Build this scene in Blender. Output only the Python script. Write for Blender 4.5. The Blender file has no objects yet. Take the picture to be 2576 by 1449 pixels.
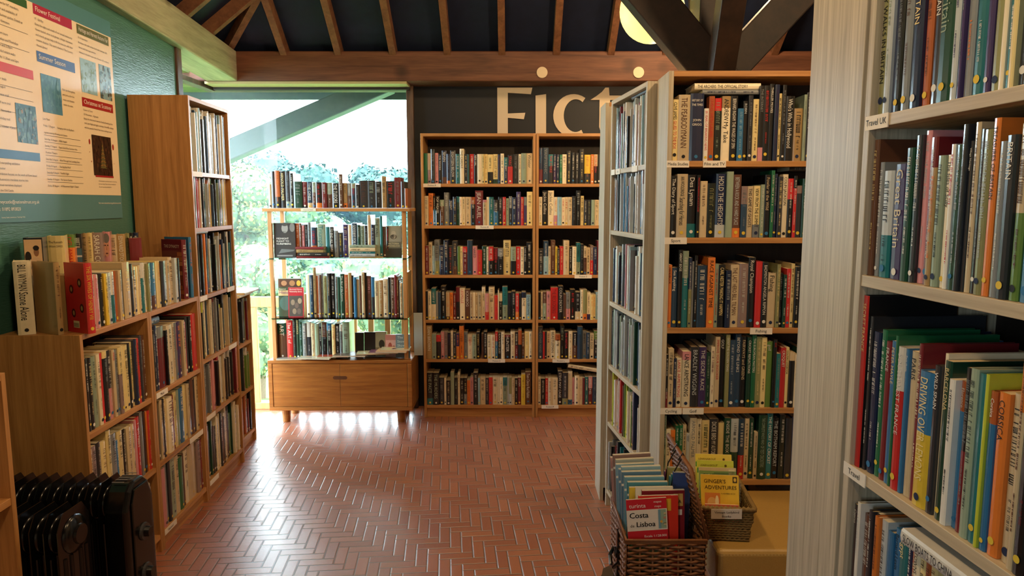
import bpy, math, random
from mathutils import Vector, Matrix
random.seed(7)
sc = bpy.context.scene
PI = math.pi
# ---------------------------------------------------------------- camera
cd = bpy.data.cameras.new('camera'); cam = bpy.data.objects.new('camera', cd); sc.collection.objects.link(cam)
cd.sensor_width = 36.0; cd.lens = 36.0 * 1767 / 2576; cd.clip_end = 400
cam.location = (0, 0, 1.52); cam.rotation_euler = (PI/2 - math.atan(214/1767), 0, 0)
sc.camera = cam
# ---------------------------------------------------------------- view, world, lights
sc.view_settings.view_transform = 'Standard'; sc.view_settings.look = 'None'
sc.view_settings.gamma = 1.0; sc.view_settings.use_curve_mapping = False
sc.view_settings.exposure = 1.08
sc.cycles.max_bounces = 6; sc.cycles.diffuse_bounces = 3; sc.cycles.glossy_bounces = 3
sc.cycles.transparent_max_bounces = 10; sc.cycles.caustics_reflective = False; sc.cycles.caustics_refractive = False
sc.cycles.sample_clamp_indirect = 4.0
w = bpy.data.worlds.new('overcast_sky'); sc.world = w; w.use_nodes = True
bg = w.node_tree.nodes['Background']; bg.inputs[0].default_value = (0.74, 0.89, 1.0, 1); bg.inputs[1].default_value = 11.0

def lamp(name, kind, loc, power, col, size=.1, rot=(0,0,0), spot=None, sizey=None):
    l = bpy.data.lights.new(name, kind); l.energy = power; l.color = col
    if kind == 'AREA':
        l.size = size
        if sizey: l.shape = 'RECTANGLE'; l.size_y = sizey
    else: l.shadow_soft_size = size
    if spot: l.spot_size = spot; l.spot_blend = .6
    o = bpy.data.objects.new(name, l); sc.collection.objects.link(o); o.location = loc; o.rotation_euler = rot
    return o
WARM = (1.0, .68, .36)
# daylight portals in the two window openings (they only guide the sampling of the sky)
p = lamp('window_portal', 'AREA', (-1.4, 5.26, 1.2), 1, (1,1,1), 1.34, (-PI/2, 0, 0), sizey=2.4); p.data.cycles.is_portal = True
p = lamp('window_portal', 'AREA', (-2.2, 4.6, 1.6), 1, (1,1,1), 1.1, (0, -PI/2, 0), sizey=1.6); p.data.cycles.is_portal = True
# light of the visible globe, set beside it behind the brace
lamp('unseen_warm_light', 'POINT', (.86, 3.42, 2.26), 44, WARM, .04)
p = lamp('window_portal', 'AREA', (-1.70, -1.95, 1.55), 1, (1,1,1), 1.22, (0, -PI/2, 0), sizey=.9); p.data.cycles.is_portal = True  # portal of the added rear window
for (x, y, z, e) in [(-.35, .9, 2.72, 26), (-.3, 2.9, 3.1, 26), (1.1, 3.8, 2.9, 44), (1.22, 1.7, 2.72, 30)]:  # unseen warm fill lights, added where no globe hangs
    lamp('unseen_warm_light', 'POINT', (x, y, z), e, WARM, .09)

# ---------------------------------------------------------------- materials
def lin(h):
    r = [int(h[i:i+2], 16)/255 for i in (0, 2, 4)]
    return tuple(c/12.92 if c <= .04045 else ((c+.055)/1.055)**2.4 for c in r)
def newmat(name):
    m = bpy.data.materials.new(name); m.use_nodes = True
    nt = m.node_tree; b = nt.nodes['Principled BSDF']
    return m, nt, b
def N(nt, t, **k):
    n = nt.nodes.new(t)
    for a, v in k.items(): setattr(n, a, v)
    return n
def attr_mat(name, rough=.4, spec=.5, noise=.12, scale=60, coat=0, bump=0):
    m, nt, b = newmat(name)
    a = N(nt, 'ShaderNodeAttribute', attribute_name='Col')
    tc = N(nt, 'ShaderNodeTexCoord'); n = N(nt, 'ShaderNodeTexNoise'); n.inputs['Scale'].default_value = scale
    nt.links.new(tc.outputs['Object'], n.inputs['Vector'])
    mr = N(nt, 'ShaderNodeMapRange'); mr.inputs[3].default_value = 1-noise; mr.inputs[4].default_value = 1+noise
    nt.links.new(n.outputs[0], mr.inputs[0])
    mx = N(nt, 'ShaderNodeVectorMath', operation='SCALE')
    nt.links.new(a.outputs['Color'], mx.inputs[0]); nt.links.new(mr.outputs[0], mx.inputs['Scale'])
    nt.links.new(mx.outputs[0], b.inputs['Base Color'])
    b.inputs['Roughness'].default_value = rough; b.inputs['Specular IOR Level'].default_value = spec
    b.inputs['Coat Weight'].default_value = coat; b.inputs['Coat Roughness'].default_value = .12
    if bump:
        bp = N(nt, 'ShaderNodeBump'); bp.inputs['Strength'].default_value = bump; bp.inputs['Distance'].default_value = .002
        nt.links.new(n.outputs[0], bp.inputs['Height']); nt.links.new(bp.outputs[0], b.inputs['Normal'])
    return m
def wood(name, c1, c2, grain=(30, 30, 1.6), rough=.45, knots=0, bump=.1, spec=.4):
    m, nt, b = newmat(name)
    tc = N(nt, 'ShaderNodeTexCoord'); mp = N(nt, 'ShaderNodeMapping'); mp.inputs['Scale'].default_value = grain
    nt.links.new(tc.outputs['Object'], mp.inputs[0])
    n = N(nt, 'ShaderNodeTexNoise'); n.inputs['Scale'].default_value = 1.6; n.inputs['Detail'].default_value = 5; n.inputs['Distortion'].default_value = .6
    n2 = N(nt, 'ShaderNodeTexNoise'); n2.inputs['Scale'].default_value = 7; n2.inputs['Detail'].default_value = 3
    for q in (n, n2): nt.links.new(mp.outputs[0], q.inputs['Vector'])
    ad = N(nt, 'ShaderNodeMath', operation='MULTIPLY_ADD'); ad.inputs[1].default_value = .45
    nt.links.new(n2.outputs[0], ad.inputs[0]); nt.links.new(n.outputs[0], ad.inputs[2])
    cr = N(nt, 'ShaderNodeValToRGB'); cr.color_ramp.elements[0].position = .5; cr.color_ramp.elements[1].position = .95
    cr.color_ramp.elements[0].color = (*c1, 1); cr.color_ramp.elements[1].color = (*c2, 1)
    nt.links.new(ad.outputs[0], cr.inputs[0])
    out = cr.outputs[0]
    if knots:
        v = N(nt, 'ShaderNodeTexVoronoi'); v.inputs['Scale'].default_value = knots
        nt.links.new(tc.outputs['Object'], v.inputs['Vector'])
        r2 = N(nt, 'ShaderNodeValToRGB'); r2.color_ramp.elements[0].position = .05; r2.color_ramp.elements[1].position = .16
        r2.color_ramp.elements[0].color = (.35, .3, .28, 1); r2.color_ramp.elements[1].color = (1, 1, 1, 1)
        nt.links.new(v.outputs['Distance'], r2.inputs[0])
        mx = N(nt, 'ShaderNodeMix', data_type='RGBA', blend_type='MULTIPLY'); mx.inputs[0].default_value = 1
        nt.links.new(out, mx.inputs[6]); nt.links.new(r2.outputs[0], mx.inputs[7]); out = mx.outputs[2]
    nt.links.new(out, b.inputs['Base Color'])
    b.inputs['Roughness'].default_value = rough; b.inputs['Specular IOR Level'].default_value = spec
    bp = N(nt, 'ShaderNodeBump'); bp.inputs['Strength'].default_value = bump; bp.inputs['Distance'].default_value = .002
    nt.links.new(ad.outputs[0], bp.inputs['Height']); nt.links.new(bp.outputs[0], b.inputs['Normal'])
    return m
JACKET = attr_mat('book_jacket', .34, .5, .10, 45, coat=.6)
MATTE = attr_mat('printed_card', .6, .35, .05, 60)
LAMI = attr_mat('laminated_print', .33, .7, .03, 30)
PAPER = attr_mat('page_paper', .9, .2, .10, 400)
METAL = attr_mat('painted_metal', .28, .5, .05, 20)
LEAF = attr_mat('leaf_green', .7, .3, .25, 1.5)
OAKV = wood('oak_upright', lin('9c6b3b'), lin('c28e55'), (26, 26, 1.3))
OAKH = wood('oak_board', lin('9f6c3a'), lin('c69158'), (1.3, 26, 26))
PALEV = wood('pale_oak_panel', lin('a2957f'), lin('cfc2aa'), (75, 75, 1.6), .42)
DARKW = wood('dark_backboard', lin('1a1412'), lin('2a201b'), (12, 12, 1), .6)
PALEH = wood('pale_lit_oak_board', lin('a8957a'), lin('cdbb9c'), (1.2, 34, 34), .42)  # pale oak; window light on the boards is put into its tone
CABH = wood('cabinet_oak', lin('86501f'), lin('a96c30'), (1.6, 22, 22), .4)
PINE = wood('pine_frame', lin('b98a52'), lin('d8ab70'), (20, 20, 2), .5, knots=3)
BEAMH = wood('brown_beam', lin('4a2a1b'), lin('6e4430'), (1.2, 14, 14), .6, knots=2.3)
BEAML = wood('window_lit_beam', lin('8a8872'), lin('b0ac94'), (14, 1.2, 14), .55, knots=2.6)  # beam wood lightened: its window light is put into the colour
RAFT = wood('rafter_wood', lin('5a3826'), lin('7d543a'), (10, 10, 10), .7)
TRUSS = wood('dark_timber', lin('150e0b'), lin('2c1d15'), (8, 8, 8), .6)
FRAMEW = wood('window_frame_wood', lin('3b2a22'), lin('62483a'), (16, 16, 2), .5)
def simple(name, col, rough=.5, spec=.5, noise=None, bump=0, bscale=100, stretch=None, metal=0):
    m, nt, b = newmat(name)
    b.inputs['Base Color'].default_value = (*col, 1); b.inputs['Roughness'].default_value = rough
    b.inputs['Specular IOR Level'].default_value = spec; b.inputs['Metallic'].default_value = metal
    if bump or noise:
        tc = N(nt, 'ShaderNodeTexCoord'); mp = N(nt, 'ShaderNodeMapping')
        if stretch: mp.inputs['Scale'].default_value = stretch
        nt.links.new(tc.outputs['Object'], mp.inputs[0])
        n = N(nt, 'ShaderNodeTexNoise'); n.inputs['Scale'].default_value = bscale; n.inputs['Detail'].default_value = 4
        nt.links.new(mp.outputs[0], n.inputs['Vector'])
        if noise:
            mx = N(nt, 'ShaderNodeMix', data_type='RGBA'); mx.inputs[6].default_value = (*col, 1); mx.inputs[7].default_value = (*noise, 1)
            nt.links.new(n.outputs[0], mx.inputs[0]); nt.links.new(mx.outputs[2], b.inputs['Base Color'])
        if bump:
            bp = N(nt, 'ShaderNodeBump'); bp.inputs['Strength'].default_value = bump; bp.inputs['Distance'].default_value = .003
            nt.links.new(n.outputs[0], bp.inputs['Height']); nt.links.new(bp.outputs[0], b.inputs['Normal'])
    return m
GREEN = simple('green_painted_ply', lin('3f6a60'), .33, .5, lin('4a776b'), .5, 22, (1, 1, 9))
NAVY = simple('navy_wall_paint', lin('0d1018'), .5, .3, lin('12161f'), .1, 15)
BOARD = simple('roof_boarding', lin('0a1224'), .7, .25, lin('131e38'), .4, 18)
PLASTER = simple('cream_plaster', lin('b9ab90'), .8, .3, lin('c4b79c'), .1, 20)
LEATHER = simple('tan_leather', lin('b08c4c'), .42, .5, lin('a8833f'), .25, 160)
BLACKM = simple('black_enamel', lin('0b0b0c'), .2, .6, None, .05, 60)
WICKER = simple('wicker_cane', lin('8a5a34'), .5, .4, lin('6b4226'), .3, 90)
SEAGR = simple('seagrass_rope', lin('8f7443'), .7, .3, lin('6d552d'), .6, 120)
BARK = simple('log_bark', lin('4a3a2c'), .9, .2, lin('6c5a46'), .9, 25)
GRASS = simple('meadow_grass', lin('4f6a38'), .9, .1, lin('5f7a42'), .3, 6)
GREYT = simple('grey_painted_timber', lin('4a5557'), .6, .3, lin('5a6666'), .2, 20)
SOFFIT = simple('soffit_boards', lin('6d7a4a'), .7, .3, lin('5c6a40'), .2, 12)
CREAM = simple('cream_letter_board', lin('cdbba0'), .6, .3)
GLOBE, _nt, _b = newmat('lit_globe_glass')
_b.inputs['Base Color'].default_value = (.9, .8, .4, 1); _b.inputs['Emission Color'].default_value = (1.0, .82, .20, 1); _b.inputs['Emission Strength'].default_value = .75
def glassmat(name, tint, refl=.35):
    m = bpy.data.materials.new(name); m.use_nodes = True; nt = m.node_tree; nt.nodes.clear()
    o = N(nt, 'ShaderNodeOutputMaterial'); t = N(nt, 'ShaderNodeBsdfTransparent'); g = N(nt, 'ShaderNodeBsdfGlossy')
    f = N(nt, 'ShaderNodeFresnel'); f.inputs[0].default_value = 1.45; mx = N(nt, 'ShaderNodeMixShader')
    t.inputs[0].default_value = (*tint, 1); g.inputs['Roughness'].default_value = .02
    fm = N(nt, 'ShaderNodeMath', operation='MULTIPLY'); fm.inputs[1].default_value = refl; nt.links.new(f.outputs[0], fm.inputs[0])
    nt.links.new(fm.outputs[0], mx.inputs[0]); nt.links.new(t.outputs[0], mx.inputs[1]); nt.links.new(g.outputs[0], mx.inputs[2])
    nt.links.new(mx.outputs[0], o.inputs[0]); return m
GLASS = glassmat('window_glass', (.97, 1, .99)); SHELFGL = glassmat('shelf_glass', (.55, .92, .86), 1.0)
# herringbone brick tiles
def brick_floor():
    m, nt, b = newmat('herringbone_brick')
    tc = N(nt, 'ShaderNodeTexCoord'); mp = N(nt, 'ShaderNodeMapping'); mp.inputs['Rotation'].default_value = (0, 0, math.radians(-5.3)); 
    wd, n = .0495, 3
    mp.inputs['Scale'].default_value = (1/wd, 1/wd, 1)
    nt.links.new(tc.outputs['Object'], mp.inputs[0])
    sx = N(nt, 'ShaderNodeSeparateXYZ'); nt.links.new(mp.outputs[0], sx.inputs[0])
    def M(op, a, b_=None, c=None):
        q = N(nt, 'ShaderNodeMath', operation=op)
        for i, v in enumerate((a, b_, c)):
            if v is None: continue
            if isinstance(v, (int, float)): q.inputs[i].default_value = v
            else: nt.links.new(v, q.inputs[i])
        return q.outputs[0]
    x, y = M('SUBTRACT', 1200.0, sx.outputs[0]), M('ADD', sx.outputs[1], 1200.0)
    i, j = M('FLOOR', x), M('FLOOR', y); fx, fy = M('FRACT', x), M('FRACT', y)
    k = M('MODULO', M('ADD', M('SUBTRACT', i, j), 6000.0), 2.0*n)
    hor = M('LESS_THAN', k, n-.5)
    ah = M('ADD', k, fx); av = M('ADD', M('SUBTRACT', 2*n-1, k), fy)
    def edge(al, ac): return M('MINIMUM', M('MINIMUM', al, M('SUBTRACT', n, al)), M('MINIMUM', ac, M('SUBTRACT', 1.0, ac)))
    eh, ev = edge(ah, fy), edge(av, fx)
    e = M('ADD', M('MULTIPLY', hor, eh), M('MULTIPLY', M('SUBTRACT', 1.0, hor), ev))
    idx = M('SUBTRACT', i, M('MULTIPLY', hor, k)); idy = M('SUBTRACT', j, M('MULTIPLY', M('SUBTRACT', 1.0, hor), M('SUBTRACT', 2*n-1, k)))
    cb = N(nt, 'ShaderNodeCombineXYZ'); nt.links.new(idx, cb.inputs[0]); nt.links.new(idy, cb.inputs[1])
    wn = N(nt, 'ShaderNodeTexWhiteNoise'); wn.noise_dimensions = '3D'; nt.links.new(cb.outputs[0], wn.inputs['Vector'])
    cr = N(nt, 'ShaderNodeValToRGB'); cr.color_ramp.elements[0].color = (*lin('9c5a40'), 1); cr.color_ramp.elements[1].color = (*lin('b06c4c'), 1)
    nt.links.new(wn.outputs['Value'], cr.inputs[0])
    big = N(nt, 'ShaderNodeTexNoise'); big.inputs['Scale'].default_value = 1.4; nt.links.new(tc.outputs['Object'], big.inputs['Vector'])
    fine = N(nt, 'ShaderNodeTexNoise'); fine.inputs['Scale'].default_value = 60; fine.inputs['Detail'].default_value = 5; nt.links.new(tc.outputs['Object'], fine.inputs['Vector'])
    mr = N(nt, 'ShaderNodeMapRange'); mr.inputs[1].default_value = .0008; mr.inputs[2].default_value = .10; nt.links.new(e, mr.inputs[0])
    mix = N(nt, 'ShaderNodeMix', data_type='RGBA'); mix.inputs[6].default_value = (*lin('75685f'), 1)
    nt.links.new(mr.outputs[0], mix.inputs[0]); nt.links.new(cr.outputs[0], mix.inputs[7])
    nt.links.new(mix.outputs[2], b.inputs['Base Color'])
    r = N(nt, 'ShaderNodeMapRange'); r.inputs[3].default_value = .27; r.inputs[4].default_value = .5; nt.links.new(M('MULTIPLY_ADD', fine.outputs[0], .5, M('MULTIPLY', big.outputs[0], .5)), r.inputs[0])
    nt.links.new(r.outputs[0], b.inputs['Roughness']); b.inputs['Specular IOR Level'].default_value = 1.0
    b.inputs['Coat Weight'].default_value = .8; b.inputs['Coat Roughness'].default_value = .3; b.inputs['Coat Tint'].default_value = (1, 1, 1, 1)
    tone = N(nt, 'ShaderNodeMath', operation='MULTIPLY_ADD'); nt.links.new(fine.outputs[0], tone.inputs[0]); tone.inputs[1].default_value = .25; nt.links.new(mr.outputs[0], tone.inputs[2])
    bp = N(nt, 'ShaderNodeBump'); bp.inputs['Strength'].default_value = .85; bp.inputs['Distance'].default_value = .004
    nt.links.new(tone.outputs[0], bp.inputs['Height']); nt.links.new(bp.outputs[0], b.inputs['Normal'])
    return m
BRICK = brick_floor()

# ---------------------------------------------------------------- mesh helpers
_tx = {}
def textgeo(s):
    if s in _tx: return _tx[s]
    cu = bpy.data.curves.new('t', 'FONT'); cu.body = s; cu.size = 1; cu.resolution_u = 2
    o = bpy.data.objects.new('t', cu); me = o.to_mesh()
    vs = [(v.co.x, v.co.y) for v in me.vertices]; fs = [tuple(p.vertices) for p in me.polygons]
    o.to_mesh_clear(); bpy.data.objects.remove(o); bpy.data.curves.remove(cu)
    x0 = min((v[0] for v in vs), default=0); x1 = max((v[0] for v in vs), default=.1)
    vs = [(a-x0, b) for a, b in vs]; _tx[s] = (vs, fs, max(x1-x0, .05)); return _tx[s]
class MB:
    def __init__(s, T=None): s.v=[]; s.f=[]; s.c=[]; s.m=[]; s.T=T
    def add(s, vs, fs, col=(.5,.5,.5), mi=0):
        n = len(s.v)
        if s.T: vs = [s.T(*q) for q in vs]
        s.v += [tuple(q) for q in vs]; s.f += [tuple(i+n for i in f) for f in fs]
        s.c += [col]*len(fs); s.m += [mi]*len(fs)
    def box(s, x0, y0, z0, x1, y1, z1, col=(.5,.5,.5), mi=0):
        s.add([(x0,y0,z0),(x1,y0,z0),(x1,y1,z0),(x0,y1,z0),(x0,y0,z1),(x1,y0,z1),(x1,y1,z1),(x0,y1,z1)],
              [(0,3,2,1),(4,5,6,7),(0,1,5,4),(1,2,6,5),(2,3,7,6),(3,0,4,7)], col, mi)
    def bar(s, p0, p1, w, h, col=(.5,.5,.5), mi=0, up=(0,0,1)):
        p0, p1 = Vector(p0), Vector(p1); d = (p1-p0).normalized(); r = d.cross(Vector(up)).normalized(); u = r.cross(d)
        c = [(-w/2,-h/2),(w/2,-h/2),(w/2,h/2),(-w/2,h/2)]
        s.add([p+r*a+u*b for p in (p0,p1) for a,b in c], [(0,1,2,3),(7,6,5,4),(0,4,5,1),(1,5,6,2),(2,6,7,3),(3,7,4,0)], col, mi)
    def tube(s, pts, r, n=6, col=(.5,.5,.5), mi=0, closed=False):
        pts = [Vector(p) for p in pts]; m = len(pts); rs = r if isinstance(r, (list, tuple)) else [r]*m; vs = []; last = None
        for i, p in enumerate(pts):
            a = pts[(i-1) % m] if (i > 0 or closed) else p; b = pts[(i+1) % m] if (i < m-1 or closed) else p
            d = (b-a).normalized(); ref = last if last is not None else (Vector((0,0,1)) if abs(d.z) < .9 else Vector((1,0,0)))
            u = (ref - d*ref.dot(d)).normalized(); last = u; w_ = d.cross(u)
            vs += [p + (u*math.cos(2*PI*k/n) + w_*math.sin(2*PI*k/n))*rs[i] for k in range(n)]
        fs = [(i*n+k, i*n+(k+1)%n, ((i+1)%m)*n+(k+1)%n, ((i+1)%m)*n+k) for i in range(m if closed else m-1) for k in range(n)]
        if not closed: fs += [tuple(range(n-1,-1,-1)), tuple((m-1)*n+k for k in range(n))]
        s.add(vs, fs, col, mi)
    def sphere(s, c, rx, ry, rz, nu=16, nv=10, col=(.5,.5,.5), mi=0):
        vs = [(c[0], c[1], c[2]-rz)]
        for j in range(1, nv):
            t = -PI/2 + PI*j/nv
            vs += [(c[0]+rx*math.cos(t)*math.cos(2*PI*i/nu), c[1]+ry*math.cos(t)*math.sin(2*PI*i/nu), c[2]+rz*math.sin(t)) for i in range(nu)]
        vs.append((c[0], c[1], c[2]+rz)); L = len(vs)-1
        fs = [(0, 1+(i+1)%nu, 1+i) for i in range(nu)]
        for j in range(nv-2): fs += [(1+j*nu+i, 1+j*nu+(i+1)%nu, 1+(j+1)*nu+(i+1)%nu, 1+(j+1)*nu+i) for i in range(nu)]
        fs += [(L, 1+(nv-2)*nu+i, 1+(nv-2)*nu+(i+1)%nu) for i in range(nu)]
        s.add(vs, fs, col, mi)
    def prism(s, poly, O, ux, uy, th, col=(.5,.5,.5), mi=0):     # polygon in plane (ux,uy) at O, extruded by vector th
        O, ux, uy, th = map(Vector, (O, ux, uy, th)); n = len(poly)
        a = [O+ux*x+uy*y for x, y in poly]
        s.add(a+[q+th for q in a], [tuple(range(n)), tuple(range(2*n-1, n-1, -1))]+[(i, i+n, (i+1)%n+n, (i+1)%n) for i in range(n)], col, mi)
    def text(s, t, O, ux, uy, H, col, maxw=None, mi=0, align='l', minsq=.55):
        vs, fs, L = textgeo(t); O, ux, uy = Vector(O), Vector(ux), Vector(uy); sy = H/.73; sx = sy
        if maxw and L*sx > maxw:
            sx = maxw/L
            if sx < sy*minsq: sy = sx/minsq
        off = 0 if align == 'l' else (-L*sx/2 if align == 'c' else -L*sx)
        s.add([O+ux*(a*sx+off)+uy*(b*sy) for a, b in vs], fs, col, mi); return L*sx
    def build(s, name, mats, parent=None, loc=(0,0,0), rot=0, smooth=False, bevel=0, kind=None):
        me = bpy.data.meshes.new(name); me.from_pydata(s.v, [], s.f)
        if not isinstance(mats, (list, tuple)): mats = [mats]
        for m in mats: me.materials.append(m)
        if any(s.m): me.polygons.foreach_set('material_index', s.m)
        ca = me.color_attributes.new('Col', 'FLOAT_COLOR', 'CORNER'); d = []
        for f, c in zip(s.f, s.c): d += [c[0], c[1], c[2], 1.0]*len(f)
        ca.data.foreach_set('color', d)
        if smooth: me.polygons.foreach_set('use_smooth', [True]*len(s.f))
        me.update(); o = bpy.data.objects.new(name, me); sc.collection.objects.link(o)
        if parent: o.parent = parent
        o.location = loc; o.rotation_euler = (0, 0, rot)
        if bevel:
            b = o.modifiers.new('bevel', 'BEVEL'); b.width = bevel; b.segments = 2 if bevel < .01 else 4; b.limit_method = 'ANGLE'
        if kind: o['kind'] = kind
        return o
def tag(o, label, cat, group=None):
    o['label'] = label; o['category'] = cat
    if group: o['group'] = group
    return o
def thing(name, label, cat, loc=(0,0,0), rot=0, group=None):
    o = bpy.data.objects.new(name, None); sc.collection.objects.link(o); o.location = loc; o.rotation_euler = (0,0,rot)
    o.empty_display_size = .1
    return tag(o, label, cat, group)
def part(name, mat, parent, boxes, bevel=0, col=(.5,.5,.5), smooth=False):
    m = MB()
    for b in boxes: m.box(*b, col)
    return m.build(name, mat, parent, bevel=bevel, smooth=smooth)

# ---------------------------------------------------------------- the setting
WS = -.0436                                    # the aisle wall runs a little off square
def wx(y): return -1.829 + WS*(y-2.777)        # face of the green wall
m = MB(); m.box(-3.2, -3.2, -.12, 3.4, 5.2, 0); m.build('floor', BRICK, kind='structure')
m = MB()
for (ya, yb, za, zb_) in ((-3, -2.4, 0, 2.9), (-2.4, -1.5, 0, .9), (-2.4, -1.5, 2.2, 2.9), (-1.5, 4.05, 0, 2.52)):
    m.prism([(wx(ya), ya), (wx(yb), yb), (wx(yb)-.16, yb), (wx(ya)-.16, ya)], (0,0,za), (1,0,0), (0,1,0), (0,0,zb_-za))
m.build('wall_left', GREEN, kind='structure')
fr = MB(); fr.box(-1.80, -2.4, .9, -1.66, -1.5, .94); fr.box(-1.80, -2.4, 2.16, -1.66, -1.5, 2.2)  # unseen rear window, added for cool daylight on the near bookcase
fo = fr.build('added_window', FRAMEW, kind='structure'); g = MB(); g.box(-1.74, -2.4, .94, -1.735, -1.5, 2.16); g.build('window_pane', GLASS, fo)
m = MB(); m.box(-.70, 5.15, 0, 3.4, 5.3, 2.5); m.build('wall_back', NAVY, kind='structure')
m = MB(); m.box(3.2, -3, 0, 3.35, 5.15, 2.6); m.build('wall_right', PLASTER, kind='structure')
m = MB(); m.box(-2.0, -3.1, 0, 3.2, -2.95, 2.6); m.build('wall_front', PLASTER, kind='structure')
m = MB(); m.box(wx(4.05)-.16, 4.05, 0, wx(4.05)+.012, 4.11, 2.4); m.build('trim_1', FRAMEW, kind='structure', bevel=.004)
m = MB(); m.box(-2.3, 4.93, 2.345, 3.4, 5.2, 2.545); m.build('trim_2', BEAMH, kind='structure', bevel=.008)
m = MB(); m.bar((wx(4.97)-.06, 4.97, 2.445), (wx(-3)-.06, -3, 2.445+.33), .215, .20); m.build('trim_3', BEAML, kind='structure', bevel=.008)
m = MB(); m.box(3.05, -3, 2.36, 3.3, 5, 2.56); m.box(-2, -3, 2.36, 3.2, -2.8, 2.56); m.build('trim_4', BEAMH, kind='structure')
# windows
def win(name, O, ux, W, H, bars_, depth_v):
    pass
m = MB(); fr = MB()
fr.box(-2.18, 5.13, 0, -.70, 5.19, .035); fr.box(-2.18, 5.13, 2.345-.035, -.70, 5.19, 2.345); fr.box(-.75, 5.1, 0, -.70, 5.2, 2.345)
fo = fr.build('window_1', FRAMEW, kind='structure', bevel=.003)
g = MB(); g.box(-2.13, 5.158, .035, -.75, 5.164, 2.31); go = g.build('window_pane', GLASS, fo)
fr = MB(); fr.box(-2.18, 4.11, 0, -2.12, 5.13, .035); fr.box(-2.18, 4.11, 2.31, -2.12, 5.13, 2.345)
fo = fr.build('window_2', FRAMEW, kind='structure', bevel=.003)
g = MB(); g.box(-2.153, 4.11, .035, -2.147, 5.158, 2.31); g.build('window_pane', GLASS, fo)
fr = MB(); fr.box(-2.1, 4.93, 2.328, -.72, 5.13, 2.344, lin('a99c72')); fr.box(-2.1, 5.07, 2.31, -.72, 5.13, 2.33, lin('2a211d')); fr.build('trim_5', MATTE, kind='structure')
# roof: hipped, dark boards between rafters
X0, X1, Y0, Y1, ZB = -2.02, 3.3, -3.05, 5.02, 2.545
SL = math.tan(math.radians(38)); hw = (X1-X0)/2; zr = ZB + SL*hw; xc = (X0+X1)/2
c = MB(); A, B, Cc, D = (X0,Y0,ZB), (X1,Y0,ZB), (X1,Y1,ZB), (X0,Y1,ZB); R0, R1 = (xc, Y0+hw, zr), (xc, Y1-hw, zr)
up = lambda q: (q[0], q[1], q[2]+.06)
for poly in ((D, Cc, R1), (A, D, R1, R0), (A, R0, B), (B, R0, R1, Cc)):
    n = len(poly); c.add(list(poly)+[up(q) for q in poly], [tuple(range(n)), tuple(range(2*n-1, n-1, -1))]+[(i, i+n, (i+1)%n+n, (i+1)%n) for i in range(n)])
c.build('ceiling', BOARD, kind='structure')
def rafter(p0, p1):
    m = MB(); m.bar(p0, p1, .046, .10); o = m.build('rafter', RAFT, bevel=.002); o['kind'] = 'structure'
k = 0
for i in range(-4, 11):
    x = -.44 + .371*i
    if not (X0+.1 < x < X1-.1): continue
    run = min(x-X0, X1-x, hw)-.05
    rafter((x, Y1-.02, ZB-.02), (x, Y1-.02-run, ZB-.02+SL*run))
for i in range(0, 20):
    y = 4.55 - .371*i
    run = min(Y1-y, y-Y0, hw)-.05
    if run < .1: continue
    rafter((X0+.02, y, ZB-.02), (X0+.02+run, y, ZB-.02+SL*run))
    rafter((X1-.02, y, ZB-.02), (X1-.02-run, y, ZB-.02+SL*run))
def hip(a, b):
    m = MB(); m.bar(a, b, .046, .10); o = m.build('rafter', RAFT); o['kind'] = 'structure'
hip((X0, Y1, ZB-.03), (xc, Y1-hw, zr-.03)); hip((X1, Y1, ZB-.03), (xc, Y1-hw, zr-.03))
# central post with its braces
po = thing('timber_post', 'dark brown roof post with spreading diagonal braces above the sport bookcase', 'post', (.87, 3.12, 0))
m = MB(); m.box(-.09, -.09, 0, .09, .09, 3.9); m.build('post_shaft', TRUSS, po, bevel=.006)
for dx, dy in ((-.12, -1), (.12, 1)):
    m = MB(); m.bar((dx*.02, dy*.02-.06*abs(dx), 1.86), (dx*1.02, dy*1.02-.06*abs(dx), 3.18), .09, .15, up=(dy, dx, 0) if dx == 0 else (0, 0, 1)); m.build('brace', TRUSS, po, bevel=.005)
for p0, p1, h_ in (((.027, -.08, 1.99), (-1.16, -.08, 3.34), .165), ((-.014, -.06, 2.016), (1.17, -.06, 3.31), .14)):
    m = MB(); m.bar(p0, p1, .09, h_); m.build('brace', TRUSS, po, bevel=.005)
# globe lamps
def globe(x, y, z, label):
    t = thing('ceiling_light', label, 'ceiling lamp', (x, y, z), group='round globe ceiling lamps')
    m = MB(); m.sphere((0,0,0), .15, .15, .15, 32, 20); m.build('lamp_globe', GLOBE, t, smooth=True)
    m = MB(); m.tube([(0,0,.14), (0,0,.19)], .05, 16); m.tube([(0,0,.19), (0,0,.62)], .008, 8); m.build('lamp_fitting', BLACKM, t)
globe(.655, 3.42, 2.415, 'round yellow globe lamp hanging half behind the dark roof brace')

# outside
m = MB(); m.add([(-40,5.4,-.45),(60,5.4,-.45),(60,14,-2.4),(-40,14,-2.4),(-40,-5,-.45),(-2.2,-5,-.45),(-2.2,5.4,-.45),(60,90,-3.4),(-40,90,-3.4)], [(0,1,2,3),(4,5,6,0),(3,2,7,8)]); m.build('lawn', GRASS, kind='structure')
m = MB(); m.box(-2.9, 5.2, 2.40, 3.4, 5.78, 2.43); m.box(-2.9, 3.6, 2.40, -2.2, 5.2, 2.43); m.build('eaves_soffit', SOFFIT, kind='structure')
m = MB(); m.box(-2.95, 5.78, 2.345, 3.4, 5.81, 2.52); m.box(-2.95, 3.6, 2.345, -2.92, 5.78, 2.52); m.build('eaves_fascia', GREYT, kind='structure')
m = MB(); m.bar((-3.0, 5.62, 1.60), (-.95, 5.62, 2.45), .15, .155); m.build('eaves_brace', GREYT, kind='structure', bevel=.01)
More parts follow.
